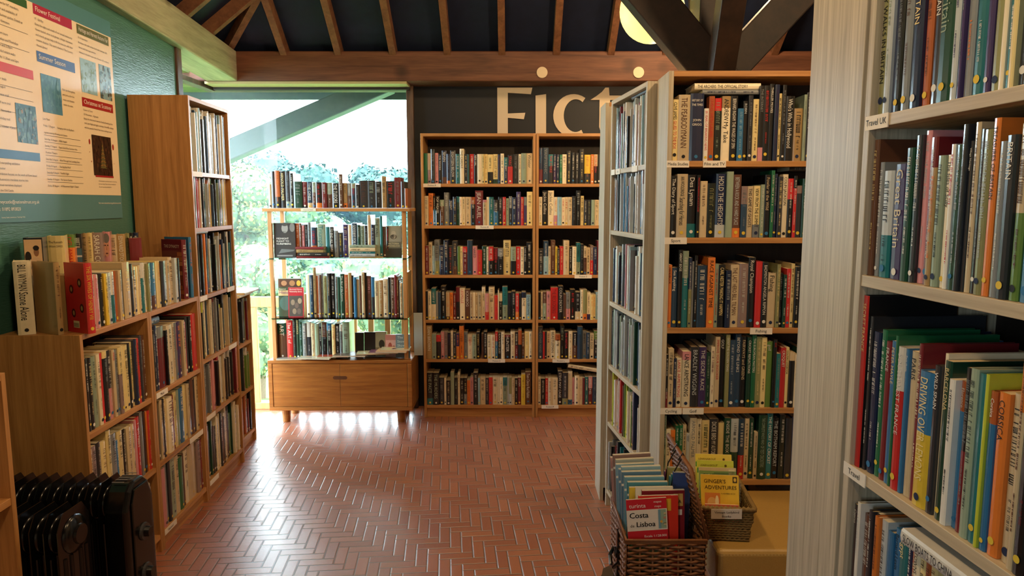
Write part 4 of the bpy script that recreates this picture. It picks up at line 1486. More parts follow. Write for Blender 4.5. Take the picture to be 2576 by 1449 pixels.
# books turned to face the camera on top of the low bookcase
def turned(x, y, z, th, w_, h_, d_, spec, tc, title, label, flag='', front=None, grp='books on top of the low bookcase'):
    rnd = random.Random(label); t = thing('book', label, 'book', (x, y, z), math.radians(th), grp)
    mc, mp, mt, ms = MB(), MB(), MB(), MB()
    book_parts(w_, h_, d_, spec, tc, title, flag, rnd, mc, mp, mt, ms)
    mc.build('cover', JACKET, t); mp.build('pages', PAPER, t)
    lettering(mt, t)
    if ms.f: ms.build('price_sticker', MATTE, t)
    if front:
        q = MB(); front(q, w_, h_, d_); q.build('cover_print', MATTE, t)
    return t
def fx(q, y, z): return (-.0006, y, z)
def panel(q, y0, z0, y1, z1, col, x=-.0006): q.add([(x,y1,z0),(x,y0,z0),(x,y0,z1),(x,y1,z1)], [(0,1,2,3)], col)
def wy(q, w_, h_, d_):
    panel(q, .03, h_*.62, .12, h_*.86, lin('1a1a1c')); panel(q, .02, h_*.38, .06, h_*.52, lin('33302e')); panel(q, .07, h_*.34, .11, h_*.6, lin('242426')); panel(q, .02, h_*.04, .05, h_*.12, lin('2b2b2b'))
    for i in range(7): panel(q, .025, h_*(.17+.02*i), .11, h_*(.176+.02*i), lin('6d6455'))
turned(-1.722, 2.412, 1.0605, 33, .052, .258, .13, 'c', 'k', 'BILL WYMAN/Stone Alone', 'cream hardback with tall black lettering, first on top beside its brown neighbour', '', wy)
turned(-1.585, 2.420, 1.0605, 62, .020, .255, .135, 'u_O0'[:1], 'm', '~', 'golden brown hardback standing between the cream and red books')
def henry(q, w_, h_, d_):
    for (y, z) in ((.035, .72), (.085, .62), (.03, .36), (.08, .28)):
        q.add([(-.0008, y+.012*math.cos(2*PI*k/14), h_*z+.016*math.sin(2*PI*k/14)) for k in range(14)][::-1], [tuple(range(14))], lin('4a1612'))
        q.add([(-.001, y+.006*math.cos(2*PI*k/10), h_*z+.009*math.sin(2*PI*k/10)) for k in range(10)][::-1], [tuple(range(10))], lin('a98a5a'))
    panel(q, .05, h_*.07, .085, h_*.17, lin('d8c9a0'), -.001)
    for i in range(9): panel(q, .054+.0034*i, h_*.08, .0555+.0034*i, h_*.14, lin('222222'), -.0014)
turned(-1.492, 2.440, 1.0605, 62, .028, .25, .122, 'r', 'y', 'THE SIX WIVES OF HENRY VIII', 'red hardback with gold lettering and four small portraits on its cover', '', henry)
rb = MB(); rb.box(0, 0, 0, .80, .10, .10); o = rb.build('display_riser', OAKH, None, fpt('L', .12, .185, 1.0605), FR['L'][1]); tag(o, 'low oak riser board under the back row of books, along the green wall', 'riser')
back = [(0.109, 0.058, 'k_k0'[:1], 'w', 'D', 'black hardback with a pale photograph, first of the back row', 'photo'),
 (0.249, 0.055, 'Y', 'k', 'The Kenneth Williams DIARIES', 'pale yellow hardback with a small dark suited portrait on its spine', 'suit'),
 (0.362, 0.032, 'o^A22', 'r', 'DEL AMARI/MARY', 'red and yellow striped book in the back row', ''),
 (0.428, 0.025, 'k', 'w', '~', 'black book with a blue label in the back row', 'blue'),
 (0.483, 0.017, 'u', 'k', '~', 'tan book with dark lettering in the back row', ''), (0.521, 0.017, 'Y', 'm', '~', 'pale yellow worn book in the back row', ''),
 (0.551, 0.041, 'v', 'w', 'SARAH COAKA', 'taupe hardback with white lettering in the back row', ''),
 (0.639, 0.029, 's^p75', 'r', 'TIM', 'book with a large face portrait above red letters in the back row', 'face'),
 (0.702, 0.023, 'i', 'k', '~', 'beige book beside the portrait book in the back row', ''), (0.757, 0.033, 'u', 'w', 'EDWARD STOURTON', 'tan hardback with spaced white lettering in the back row', ''),
 (0.836, 0.016, 'q', 'k', '~', 'olive brown book in the back row', ''), (0.873, 0.016, 'k', 'w', '~', 'narrow black book towards the end of the back row', ''), (0.911, 0.02, 'i^n45', 'w', '~', 'navy topped beige book last in the back row', '')]
for (s, w_, spec, tc, ti, lb, art) in back:
    def art_f(q, W_, H_, D_, art=art):
        y = -.0012
        def P(x0, z0, x1, z1, c_, dy=0): q.add([(x0*W_, y-dy, z0*H_), (x1*W_, y-dy, z0*H_), (x1*W_, y-dy, z1*H_), (x0*W_, y-dy, z1*H_)], [(0,1,2,3)], lin(c_))
        def El(cx, cz, rx, rz, c_, dy=.0003): q.add([(cx*W_+rx*W_*math.cos(2*PI*k/16), y-dy, cz*H_+rz*H_*math.sin(2*PI*k/16)) for k in range(16)], [tuple(range(16))], lin(c_))
        if art == 'photo': P(.04, .42, .96, .97, 'd9b48c'); El(.66, .78, .14, .07, '8d6247'); El(.66, .84, .16, .04, '1c1512', .0006); El(.22, .70, .17, .09, '1c1512'); El(.6, .63, .3, .07, 'cfae8e'); P(.1, .52, .95, .56, '5a2c1c', .0008)
        if art == 'suit': El(.5, .46, .13, .055, 'c9a182'); El(.5, .50, .14, .03, '2b201a', .0006); q.add([(.15*W_, y-.0003, .24*H_), (.85*W_, y-.0003, .24*H_), (.72*W_, y-.0003, .38*H_), (.28*W_, y-.0003, .38*H_)], [(0,1,2,3)], lin('1d3238')); P(.45, .27, .55, .39, 'e6dcc8', .0006)
        if art == 'blue': P(.05, .45, .95, .75, '3a6478'); P(.05, .6, .95, .63, 'b9c4c4', .0004)
        if art == 'face': El(.5, .72, .38, .19, 'c98f72'); El(.5, .88, .42, .09, '6d6660', .0006); El(.34, .75, .07, .014, '2d1f1a', .0008); El(.66, .75, .07, .014, '2d1f1a', .0008); El(.5, .60, .16, .015, '6b3b33', .0008); q.add([(.46*W_, y-.0008, .66*H_), (.56*W_, y-.0008, .66*H_), (.5*W_, y-.0008, .76*H_)], [(0,1,2)], lin('9c6450'))
    p = fpt('L', s, .235, 1.161)
    flag = 'h' if art in ('photo', 'suit') else ''
    turned(p.x, p.y, p.z, 25, w_, .22 if s > .7 else .235, .095, spec, tc, ti, lb, flag, art_f if art else None)
# cover-out books at the far end of the top
def dyn(q, w_, h_, d_):
    q.text('THE DYNASTY', (-.0008, d_-.02, h_*.86), (0,-1,0), (0,0,1), .016, lin('e0cfc0'), d_-.04)
    for i in range(10):
        rr = random.Random(i); panel(q, .0+.01*rr.random(), h_*.08*i, .03+.02*rr.random(), h_*(.08*i+.07), lin(rr.choice(('b06a3c', '8a4526', 'c98a5c'))))
p = fpt('L', .93, .02, 1.0605)
turned(p.x, p.y, 1.0605, 62, .026, .285, .15, 'R', 'w', '~', 'maroon book with white title, its cover turned to the aisle near tall bookcase', '', dyn)
p = fpt('L', .985, .01, 1.0605)
turned(p.x, p.y, 1.0605, 70, .018, .295, .16, 'b_m0'[:1], 'o', '~', 'blue and orange book standing last on top beside the tall bookcase')
p = fpt('L', .80, .20, 1.0605)
turned(p.x, p.y, 1.0605, 36, .05, .30, .12, 'R', 'r', '-', 'maroon hardback in shadow behind the row near the tall bookcase')

# ---------------------------------------------------------------- window display stand
st = thing('display_cabinet', 'oak cabinet with glass shelves standing before the window', 'cabinet', (-1.67, 4.70, 0))
W_ = .985
part('cabinet_body', CABH, st, [(0, 0, .10, W_, .33, .125), (0, 0, .43, W_, .33, .452), (0, 0, .125, .03, .33, .43), (W_-.03, 0, .125, W_, .33, .43), (.03, .31, .125, W_-.03, .33, .43)], .003)
for i, (a0, a1) in enumerate(((.033, W_/2-.001), (W_/2+.001, W_-.033))):
    m = MB(); m.box(a0, .002, .128, a1, .02, .427); dd = m.build('door', CABH, st, bevel=.001)
hm = MB(); pr = [(W_/2+(-.022 if abs(q) > 90 else .022)+.012*math.cos(math.radians(q)), .331+.012*math.sin(math.radians(q))) for q in list(range(-90, 91, 15))+list(range(90, 271, 15))]
pr = [(W_/2+.036+.013*math.cos(math.radians(q)), .331+.012*math.sin(math.radians(q))) for q in range(-90, 91, 15)]+[(W_/2-.036+.013*math.cos(math.radians(q)), .331+.012*math.sin(math.radians(q))) for q in range(90, 271, 15)]
hm.prism(pr, (0, .0015, 0), (1,0,0), (0,0,1), (0, .006, 0), lin('5c3416')); hm.build('handle_recess', MATTE, st)
for (x, y) in ((.07, .05), (W_-.11, .05), (.07, .25), (W_-.11, .25)):
    m = MB(); m.tube([(x+.02, y+.03, 0), (x+.02, y+.03, .10)], [.026, .032], 14); m.build('leg', CABH, st, bevel=.002)
for x in (.028, W_-.055):
    for y in (.035, .295):
        part('upright', OAKV, st, [(x, y, .452, x+.027, y+.024, 1.465)], .002)
part('top_board', OAKH, st, [(0, .02, 1.463, W_, .33, 1.484)], .002)
for z in (1.149, .739):
    m = MB(); m.box(.03, .03, z-.008, W_-.03, .32, z); m.build('glass_shelf', SHELFGL, st)
m = MB(); m.box(.26, .017, 1.4655, .36, .0195, 1.4825, lin('e4d9c4')); m.text('Historical Fiction', (.31, .0165, 1.471), (1,0,0), (0,0,1), .007, lin('222222'), .09, align='c'); m.build('shelf_label', MATTE, st)
# cover-out books, stacks and magazines on it
def face_out(x, y, z, w_, h_, th, col, draw, label, rot=0, lean=.1, name='hardback_book', cat='book', grp=None):
    m = MB(); m.box(0, 0, 0, w_, th, h_, col)
    m.box(.002, .001, -.0002, w_-.002, th-.001, h_+.0004, PG)
    draw(m, w_, h_); o = m.build(name, JACKET, None, (x, y, z), rot); o.rotation_euler = (-lean, 0, rot); tag(o, label, cat, grp); return o
def R(m, x0, z0, x1, z1, c_, y=-.0005): m.add([(x0, y, z0), (x1, y, z0), (x1, y, z1), (x0, y, z1)], [(0,1,2,3)], lin(c_))
def EL(m, cx, cz, rx, rz, c_, y=-.001, n=14): m.add([(cx+rx*math.cos(2*PI*k/n), y, cz+rz*math.sin(2*PI*k/n)) for k in range(n)], [tuple(range(n))], lin(c_))
def T_(m, t, x, z, H, c_, mw=None, al='l', y=-.0015): m.text(t, (x, y, z), (1,0,0), (0,0,1), H, lin(c_), mw, align=al)
def c1(m, w_, h_):
    EL(m, .075, .20, .022, .034, '8a8a88'); EL(m, .075, .226, .02, .012, '3a3a3a', -.0012); EL(m, .125, .205, .018, .03, '6d6d6c'); EL(m, .075, .16, .03, .02, '2a2a2c')
    for i, s_ in enumerate(('MIDNIGHT', 'FLIGHT TO', 'NUREMBERG')): T_(m, s_, .018, .125-.018*i, .0125, 'd8d8d2', w_-.03)
    m.add([(.03, -.001, .03), (.13, -.001, .045), (.14, -.001, .055), (.05, -.001, .06)], [(0,1,2,3)], lin('5f6466')); R(m, .02, .01, w_-.02, .02, '77777a')
ZA, ZB2, ZC = 1.1495, .7395, .4525
face_out(-1.61, 4.75, ZA+.001, .145, .235, .022, lin('26272b'), c1, 'black and grey war book with bald man, cover out on upper glass shelf', lean=.04)
def c2_(m, w_, h_):
    R(m, 0, h_*.5, w_, h_, '8e8a78'); EL(m, w_*.5, h_*.72, .018, .028, 'a59a86'); EL(m, w_*.5, h_*.66, .022, .016, '4d473e'); R(m, 0, 0, w_, h_*.3, '3c3a30'); T_(m, 'VICTORIA', w_*.5, h_*.42, .012, 'd7cba0', w_-.02, 'c'); T_(m, 'WOODLOCK', w_*.5, h_*.35, .011, 'd7cba0', w_-.02, 'c')
face_out(-.855, 4.76, ZA+.001, .105, .215, .03, lin('6b6a5a'), c2_, 'olive book with bearded man, cover out at end of upper glass shelf', lean=.04)
def stack(items, x, y, z, grp, where):
    for i, (cc, L, th, dr, ti) in enumerate(items):
        rnd = random.Random(where+str(i)); m = MB(); q = MB(); book_parts(th, L, .15, cc, 'k' if cc not in DARKS else 'w', ti, '', rnd, m, m, m, None)
        m.v = [(L-zz, yy, xx) for (xx, yy, zz) in m.v]
        o = m.build('hardback_book', JACKET, None, (x+dr, y, z), random.Random(i).uniform(-.04, .04)); n = len(items)
        tag(o, '%s book, %s from bottom of the flat stack, %s' % (CN[cc[0]], ORD[i+1], where), 'book', grp); z += th+.0006
stack([('R', .22, .014, .0, '-'), ('k', .20, .022, .01, '~'), ('u', .18, .022, .0, '~'), ('R', .19, .016, -.005, '-')], -1.45, 4.715, ZA+.001, 'flat stacks of books on the upper glass shelf', 'corner side of upper glass shelf')
stack([('u', .22, .010, .0, '-'), ('S', .17, .020, .0, '~'), ('t', .17, .014, .0, '~'), ('i', .17, .024, .0, '~'), ('e', .17, .018, .0, '~')], -1.09, 4.715, ZA+.001, 'flat stacks of books on the upper glass shelf', 'fiction side of upper glass shelf')
def c3(m, w_, h_):
    R(m, .0, h_*.78, w_, h_*.99, '4a2a22'); EL(m, w_*.25, h_*.88, .02, .018, 'b98a6a'); EL(m, w_*.6, h_*.88, .02, .02, 'a87850'); EL(m, w_*.88, h_*.88, .015, .02, 'c9a23c')
    T_(m, 'Essential', .006, h_*.71, .010, 'efe6d0'); R(m, 0, h_*.55, w_, h_*.69, 'c9b98a'); T_(m, 'History', .006, h_*.60, .022, '7a4a7a'); EL(m, w_*.3, h_*.35, .04, .05, '3c6a6a'); EL(m, w_*.7, h_*.3, .035, .05, '8d6a3a')
face_out(-1.612, 4.80, ZB2+.001, .16, .262, .014, lin('2f4a3a'), c3, 'picture covered history book with coloured portraits, behind the red book', lean=.05)
def c4(m, w_, h_):
    T_(m, 'Illustrated History', w_*.5, h_*.92, .009, 'f0e0d0', w_-.02, 'c'); T_(m, 'Nationality Series', w_*.5, h_*.84, .012, 'f0e0d0', w_-.02, 'c'); R(m, .006, .006, w_-.006, h_*.72, '4d4640')
    for i, (a_, b2) in enumerate(((.3, .5), (.55, .4), (.75, .55), (.4, .2), (.7, .2))): EL(m, w_*a_, h_*b2, .014, .02, ('8d7a66', '6b5a52', 'a08c74')[i % 3])
face_out(-1.535, 4.765, ZB2+.001, .105, .205, .012, lin('b02430'), c4, 'red topped history booklet with painted figures, leaning on middle glass shelf', lean=.08)
for i, (nm_, cc, x, w_, h_, dr) in enumerate([('black', '1c1e22', -1.10, .062, .165, 0), ('dark red and black', '221a1c', -1.035, .085, .170, 0), ('tan landscape', '8f8468', -.955, .08, .175, 1), ('pink painting', 'b9786c', -.885, .085, .155, 2)]):
    def dw(m, W, H, dr=dr):
        if dr == 1: EL(m, W*.55, H*.5, .02, .03, '2c2a1e'); R(m, 0, H*.3, W, H*.36, '6b5a3a')
        if dr == 2: R(m, .004, .006, W-.004, H*.75, 'cf9a8c'); EL(m, W*.4, H*.45, .014, .03, '9c4a3c'); EL(m, W*.7, H*.35, .012, .025, 'b0604c')
    face_out(x, 4.84-.008*i, ZC+.001, w_, h_, .012, lin(cc), dw, '%s art book, cover out at the back of the display cabinet top' % nm_, lean=.06)
def c5(m, w_, h_):
    for i, s_ in enumerate(('The', 'Snow', 'Show')): T_(m, s_, .012, h_*.82-.028*i, .018, 'c9d4d4')
face_out(-.805, 4.775, ZC+.001, .10, .165, .010, lin('6d7f84'), c5, 'grey book titled The Snow Show, cover out on display cabinet top', lean=.05)
mags = [(-1.61, 4.705, .20, .15, .3, '8d8a80', 'grey and green cover'), (-1.46, 4.70, .22, .16, -.25, 'b9b29a', 'pale cover with dark picture'), (-1.33, 4.705, .21, .16, .12, 'a5482f', 'rust coloured cover'), (-1.22, 4.70, .22, .16, -.12, '5a4a3a', 'brown picture cover'),
        (-1.06, 4.70, .22, .155, .35, 'cbb98e', 'cream cover'), (-.98, 4.71, .20, .15, .0, '7d4a5a', 'purple pink cover'), (-.93, 4.705, .21, .16, -.15, 'd3a06c', 'peach cover'), (-.90, 4.71, .20, .15, .15, 'c9b78a', 'sand coloured cover')]
zz = ZC+.001
for i, (x, y, a_, b2, r_, cc, lb) in enumerate(mags):
    th = .007; m = MB(); m.box(0, 0, 0, a_, b2*.72, th, lin('d9cbb0')); m.box(-.001, -.001, th, a_+.001, b2*.72+.001, th+.0008, lin(cc)); rr = random.Random(i)
    for _ in range(5): 
        u, v = rr.uniform(.03, a_-.05), rr.uniform(.02, b2*.5); m.add([(u, v, th+.0012), (u+.03, v, th+.0012), (u+.035, v+.025, th+.0012), (u+.005, v+.03, th+.0012)], [(0,1,2,3)], tuple(min(1, q*rr.uniform(.5, 1.6)) for q in lin(cc)))
    o = m.build('magazine', JACKET, None, (x, y-.005, zz+.009*i), r_*.35); tag(o, 'thin magazine with %s, lying flat on the display cabinet' % lb, 'magazine', 'magazines spread on the display cabinet')
m = MB(); m.box(0, 0, 0, .06, .012, .30, lin('a9b4b4')); tag(m.build('leaflet_holder', METAL, None, (-.685, 4.83, .46), 0), 'grey clear leaflet holder hanging at the side of display stand', 'holder')

# ---------------------------------------------------------------- oil heaters
def heater(label, x0, n, pitch, y, control, cap):
    t = thing('oil_heater', label, 'heater', (x0, y, 0))
    for i in range(n):
        x = i*pitch; q = MB()
        ol = [(-.075,.10),(-.06,.07),(.06,.07),(.075,.10),(.075,.56),(.045,.605),(-.045,.605),(-.075,.56)]
        q.prism(ol, (x-.0015,0,.02), (0,1,0), (0,0,1), (.003,0,0))
        for yy in (-.05, -.022, .022, .05): q.tube([(x,yy,.17),(x,yy,.49)], [.007,.007], 8)
        q.build('fin', BLACKM, t, smooth=False)
    L = (n-1)*pitch
    for hz in (.545, .14):
        q = MB(); q.tube([(0,0,hz),(L+.02,0,hz)], .026, 20)
        for i in range(n): q.sphere((i*pitch,0,hz), .0195, .058, .058, 24, 14)
        q.build('header_tube', BLACKM, t, smooth=True)
    if cap:
        q = MB(); q.tube([(L+.016,0,.545),(L+.024,0,.545)], [.030,.028], 24); q.build('end_cap', BLACKM, t)
    if control:
        x = L+.02; q = MB(); pr_ = [(-.085,.09),(.085,.09),(.085,.54),(.06,.60),(.03,.625),(-.03,.625),(-.06,.60),(-.085,.54)]
        q.prism(pr_, (x,0,.0), (0,1,0), (0,0,1), (.075,0,0)); b = q.build('control_housing', BLACKM, t, bevel=.014)
        q = MB()
        for j in range(5): q.box(x+.012, -.045+.02*j, .6255, x+.05, -.040+.02*j, .6265, lin('6a6a6a'))
        q.build('vent_slots', METAL, b)
        q = MB(); q.prism([(y_, z_) for (y_, z_) in ((-.05,.16),(.05,.16),(.058,.20),(.058,.56),(.04,.60),(-.04,.60),(-.058,.56),(-.058,.20))], (x+.075,0,0), (0,1,0), (0,0,1), (.006,0,0)); q.build('front_panel', BLACKM, t, bevel=.003)
        for (z_, nm_) in ((.44, 'dial'), (.30, 'dial')):
            q = MB(); q.tube([(x+.080,0,z_),(x+.088,0,z_)], [.030,.028], 24, lin('3a3a3c')); q.tube([(x+.088,0,z_),(x+.104,0,z_)], [.018,.016], 20, lin('0c0c0d')); q.build('dial', METAL, t)
        q = MB(); q.box(x+.0752, -.08, .12, x+.0756, -.062, .20, lin('cfcfca')); q.build('rating_label', MATTE, t)
    for x in (.03, L-.03):
        q = MB(); q.bar((x,-.07,.04),(x,.07,.04), .02, .02)
        for yy in (-.06, .06): q.tube([(x-.012,yy,.022),(x+.012,yy,.022)], .022, 12)
        q.build('castor_foot', BLACKM, t)
heater('black oil filled heater with control dials standing against the low bookcase', -1.645, 9, .0405, 2.215, True, False)
heater('black oil filled heater with round end cap standing in front of the other heater', -1.545, 7, .0405, 1.985, False, True)

# ---------------------------------------------------------------- bench, hamper, basket
bt = thing('leather_bench', 'tan leather cushioned bench with oak base in front of the sport bookcase', 'bench', (.66, 2.14, 0))
part('base_box', CABH, bt, [(.01, .02, 0, 1.0, .47, .27)], .004)
m = MB(); m.box(0, 0, .275, 1.02, .49, .41); m.build('cushion', LEATHER, bt, bevel=.02)
m = MB(); m.tube([(.012,.006,.398),(1.0,.006,.398)], .0022, 6, lin('6b4f22'))
for i in range(90): m.box(.02+.011*i, .0005, .3945, .026+.011*i, .003, .3955, lin('d9c08a'))
m.build('stitched_seam', MATTE, bt)
lg = MB(); rnd = random.Random(4); ring = 28; vs = []
for zi in range(9):
    for k in range(ring):
        a = 2*PI*k/ring; r = .155*(1+.06*math.sin(3*a+1)+.03*math.sin(11*a)+rnd.uniform(-.012,.012)); vs.append((r*math.cos(a), r*math.sin(a), .285*zi/8))
fs = [(z*ring+k, z*ring+(k+1) % ring, (z+1)*ring+(k+1) % ring, (z+1)*ring+k) for z in range(8) for k in range(ring)]
lg.add(vs, fs); lg.add(vs[-ring:], [tuple(range(ring))]); lg.add(vs[:ring], [tuple(range(ring-1,-1,-1))])
tag(lg.build('log_stump', BARK, None, (.44, 2.155, 0)), 'rough bark covered log stump under the wicker hamper', 'log')
def weave(m, corners, z0, z1, rows, stakes, r, flare=0, jitter=.0012):
    """horizontal canes woven round upright stakes, all four walls of a rectangular basket"""
    for wi in range(4):
        a, b = Vector((*corners[wi], 0)), Vector((*corners[(wi+1) % 4], 0)); d = (b-a); L = d.length; d.normalize(); nn = Vector((d.y, -d.x, 0)); ns = stakes[wi % 2]
        for j in range(ns+1):
            q = a+d*L*j/ns; m.tube([Vector((q.x, q.y, z0)), Vector((q.x, q.y, z1))], r*.9, 6)
        for i in range(rows):
            z = z0+(z1-z0)*(i+.5)/rows; pts = []
            for k in range(ns*4+1):
                f = k/(ns*4); ph_ = math.sin(PI*(f*ns)+PI*(i % 2)+PI/2); q = a+d*L*f+nn*(ph_*r*1.25)
                pts.append((q.x, q.y, z+random.uniform(-jitter, jitter)))
            m.tube(pts, r, 5)
hx, hy, hw_, hd = .346, 2.0, .232, .30
ht = thing('picnic_hamper', 'wicker picnic hamper with open lid holding folded maps, on the log', 'hamper', (hx, hy, .287))
m = MB(); weave(m, [(0,0),(hw_,0),(hw_,hd),(0,hd)], 0, .222, 24, (6, 8), .0042); m.box(.004,.004,0,hw_-.004,hd-.004,.006); m.build('hamper_body', WICKER, ht, smooth=True)
m = MB()
for rr in range(3): m.tube([(-.004+.0*rr, -.004, .222+.004*rr), (hw_+.004, -.004, .222+.004*rr), (hw_+.004, hd+.004, .222+.004*rr), (-.004, hd+.004, .222+.004*rr)], .005, 6, closed=True)
m.build('hamper_rim', WICKER, ht, smooth=True)
m = MB(); lw = .222
def lidp(a, b): return (hw_+.006-.055*b/lw, a, .236+b*.97)      # along the hinge, up the lid
for j in range(9): m.tube([lidp(hd*j/8, 0), lidp(hd*j/8, lw)], .0045, 6)
for i in range(26):
    b_ = lw*(i+.5)/26; m.tube([(lidp(hd*k/32, b_)[0]+.005*math.cos(PI*k/4+PI*(i % 2)), hd*k/32, lidp(0, b_)[2]) for k in range(33)], .0042, 5)
m.tube([lidp(0,0), lidp(0,lw), lidp(hd,lw), lidp(hd,0)], .0075, 8, closed=True); m.build('hamper_lid', WICKER, ht, smooth=True)
for a in (.10, .18):
    m = MB(); m.tube([lidp(a, lw*1.0), (hw_-.075, a, .40), (hw_-.085, a+.01, .30), (hw_-.07, a, .25)], .0022, 6); m.tube([(lidp(a,lw)[0]-.012, a, .236+lw*.92), (lidp(a,lw)[0], a, .236+lw+.006), (lidp(a,lw)[0]+.012, a, .236+lw*.92)], .0028, 6); m.build('lid_cord', BLACKM, ht)
m = MB(); m.box(-.013, .11, .04, -.007, .135, .20); m.box(-.018, .10, .12, -.008, .145, .135); m.tube([(-.014,.07,.12),(-.028,.08,.10),(-.03,.12,.085),(-.028,.16,.10),(-.014,.17,.12)], .006, 8); m.build('carry_strap', BLACKM, ht)
def fmap(x, y, z, w_, h_, th, rot, lean, col, draw, label, yaw=0):
    m = MB()
    for i in range(4): m.box(0, th*i/4, (0 if i % 2 else .0015), w_, th*(i+.85)/4, h_-(0 if i % 2 else .0015), lin(col) if i == 0 else lin('cfc7b4'))
    m.box(0, 0, 0, .0012, th, h_, lin(col)); draw(m, w_, h_); o = m.build('folded_map', MATTE, None, (x, y, z)); o.rotation_euler = (lean, rot, yaw); tag(o, label, 'map', 'folded maps in the picnic hamper'); return o
HZ = .296
def d1(m, w_, h_):
    hh = .235; F = lambda f: h_-(1-f)*hh
    R(m, 0, F(.86), w_, h_, 'c21f2c'); T_(m, 'turinta', .008, F(.89), .0135, 'f2e8e0', w_*.5); T_(m, 'mapas', w_*.68, F(.945), .007, 'f2e8e0', w_*.3); T_(m, 'maps', w_*.70, F(.885), .007, 'f2e8e0', w_*.3)
    R(m, 0, F(.58), w_, F(.86), 'ddd6cc'); T_(m, 'Costa', .008, F(.755), .0175, '151515', w_*.6); T_(m, 'de', .009, F(.635), .0095, '151515'); T_(m, 'Lisboa', .028, F(.635), .0165, '151515', w_*.55)
    T_(m, 'Costa', .0088, F(.755), .0175, '151515', w_*.6); T_(m, 'Lisboa', .0288, F(.635), .0165, '151515', w_*.55)
    R(m, w_*.78, F(.60), w_-.003, F(.85), '8fa58e', -.001); R(m, w_*.78, F(.60), w_*.84, F(.85), '6f97a8', -.0013); EL(m, w_*.85, F(.69), .004, .004, 'd0a03c', -.0017)
    for k in range(7): rr = random.Random(k); q = F(.62+.17*rr.random()); R(m, w_*(.86+.06*rr.random()), q, w_*.97, q+.006, rr.choice(('c9b48c', 'a9b79a', 'b0836a')), -.0015)
    R(m, 0, F(.44), w_, F(.58), 'c21f2c'); T_(m, 'Escala 1:128.000', w_-.004, F(.49), .0075, 'f2e8e0', w_*.62, 'r')
    R(m, 0, 0, w_, F(.44), '1f5a38'); R(m, w_*.5, .0, w_-.004, F(.43), '5c7a62', -.001)
    for k in range(4): R(m, .008, F(.40-.035*k), .05, F(.408-.035*k), '9ab8a0', -.001)
    for k in range(9): rr = random.Random(k+9); q = F(.1+.3*rr.random()); R(m, w_*(.52+.3*rr.random()), q-.012, w_*(.7+.25*rr.random()), q, rr.choice(('7d5a52', '6b8a74', '8fa890')), -.0014)
fmap(.366, 2.012, HZ, .121, .338, .006, -.07, -.02, 'c21f2c', d1, 'red and white folded map reading Costa de Lisboa at the hamper front')
def d2(m, w_, h_): R(m, 0, 0, w_*.82, h_, 'd8331f'); R(m, 0, h_*.86, w_*.82, h_*.97, 'd8a82c', -.001)
fmap(.392, 2.024, HZ, .120, .345, .007, -.03, -.02, 'd8331f', d2, 'orange red folded map just behind the front map in the hamper')
def d3(m, w_, h_): R(m, w_*.74, h_*.86, w_*.96, h_*.97, 'c9a25a'); T_(m, 'AA', w_*.77, h_*.885, .011, '1a1a1a', w_*.17); R(m, w_*.74, h_*.78, w_*.94, h_*.83, 'd8d2c8')
fmap(.402, 2.036, HZ, .130, .355, .010, -.02, -.03, '7d1420', d3, 'dark red road atlas with a small gold square logo in the hamper')
def d4(m, w_, h_): R(m, 0, h_*.86, w_, h_, 'e6dcc6'); R(m, .01, h_*.8, w_*.8, h_*.86, 'c95a5a', -.001); 
fmap(.385, 2.050, HZ, .115, .36, .008, -.02, -.03, 'e0d2b4', d4, 'cream folded map with a red stripe in the hamper')
fmap(.368, 2.062, HZ, .115, .355, .008, -.02, -.03, 'd9b83a', lambda m, w_, h_: None, 'yellow folded map behind the cream map in the hamper')
cl = ['4f8a96', '6f9fb0', '5c7f96', '8fb0ba', '6d8ea6', '7fa3b4', '9fa8a0', '8a6f66', 'b78a84']
nmz = ['teal', 'pale blue', 'slate blue', 'very pale blue', 'steel blue', 'sky blue', 'grey', 'brown', 'dusty pink']
for i, (cc, nn) in enumerate(zip(cl, nmz)):
    fmap(.361-.003*(i % 3), 2.080+.0225*i, HZ, .125, .365+.006*(i % 4)+.004*i*.4, .013, -.01-.012*i*.6, -.02, cc, lambda m, w_, h_: R(m, 0, h_*.88, w_, h_*.9, 'e6e0d0'), '%s folded map, %s behind the yellow one in the hamper' % (nn, ORD[i+1]))
cl = [('3a4f8a', 'dark blue'), ('2f8f9c', 'turquoise'), ('4a9fb0', 'light turquoise'), ('a9a060', 'khaki'), ('b03a5a', 'magenta'), ('7a4a9a', 'violet')]
for i, (cc, nn) in enumerate(cl):
    fmap(.489, 2.085+.024*i, HZ, .055, .395-.012*(i % 3)-.004*i, .012, .03, -.02, cc, lambda m, w_, h_: None, '%s narrow folded map standing by the hamper lid' % nn)
# seagrass basket
kt = thing('seagrass_basket', 'small seagrass basket of vintage picture books standing on the tan leather bench', 'basket', (.622, 2.215, .411), -.10)
m = MB(); bw, bd, bh = .158, .26, .112
for i in range(13):
    z = .006+bh*i/13; fl = .002*math.sin(i); a = .0-.012*i/13
    pts = []
    cs_ = [(a-fl, a), (bw-a+fl, a), (bw-a+fl, bd-a), (a-fl, bd-a)]
    for wi in range(4):
        p, q = Vector(cs_[wi]), Vector(cs_[(wi+1) % 4]); nn_ = int((q-p).length/.0075)
        for k in range(nn_): r_ = p+(q-p)*k/nn_; pts.append((r_.x, r_.y, z+(.0016 if (k+i) % 2 else -.0016)))
    m.tube(pts, [.0052 if (k+i) % 2 else .0040 for k in range(len(pts))], 6, closed=True)
m.box(.004, .004, 0, bw-.004, bd-.004, .004); m.build('basket_body', SEAGR, kt, smooth=True)
m = MB(); pts = []; cs_ = [(-.014,-.014), (bw+.014,-.014), (bw+.014,bd+.014), (-.014,bd+.014)]
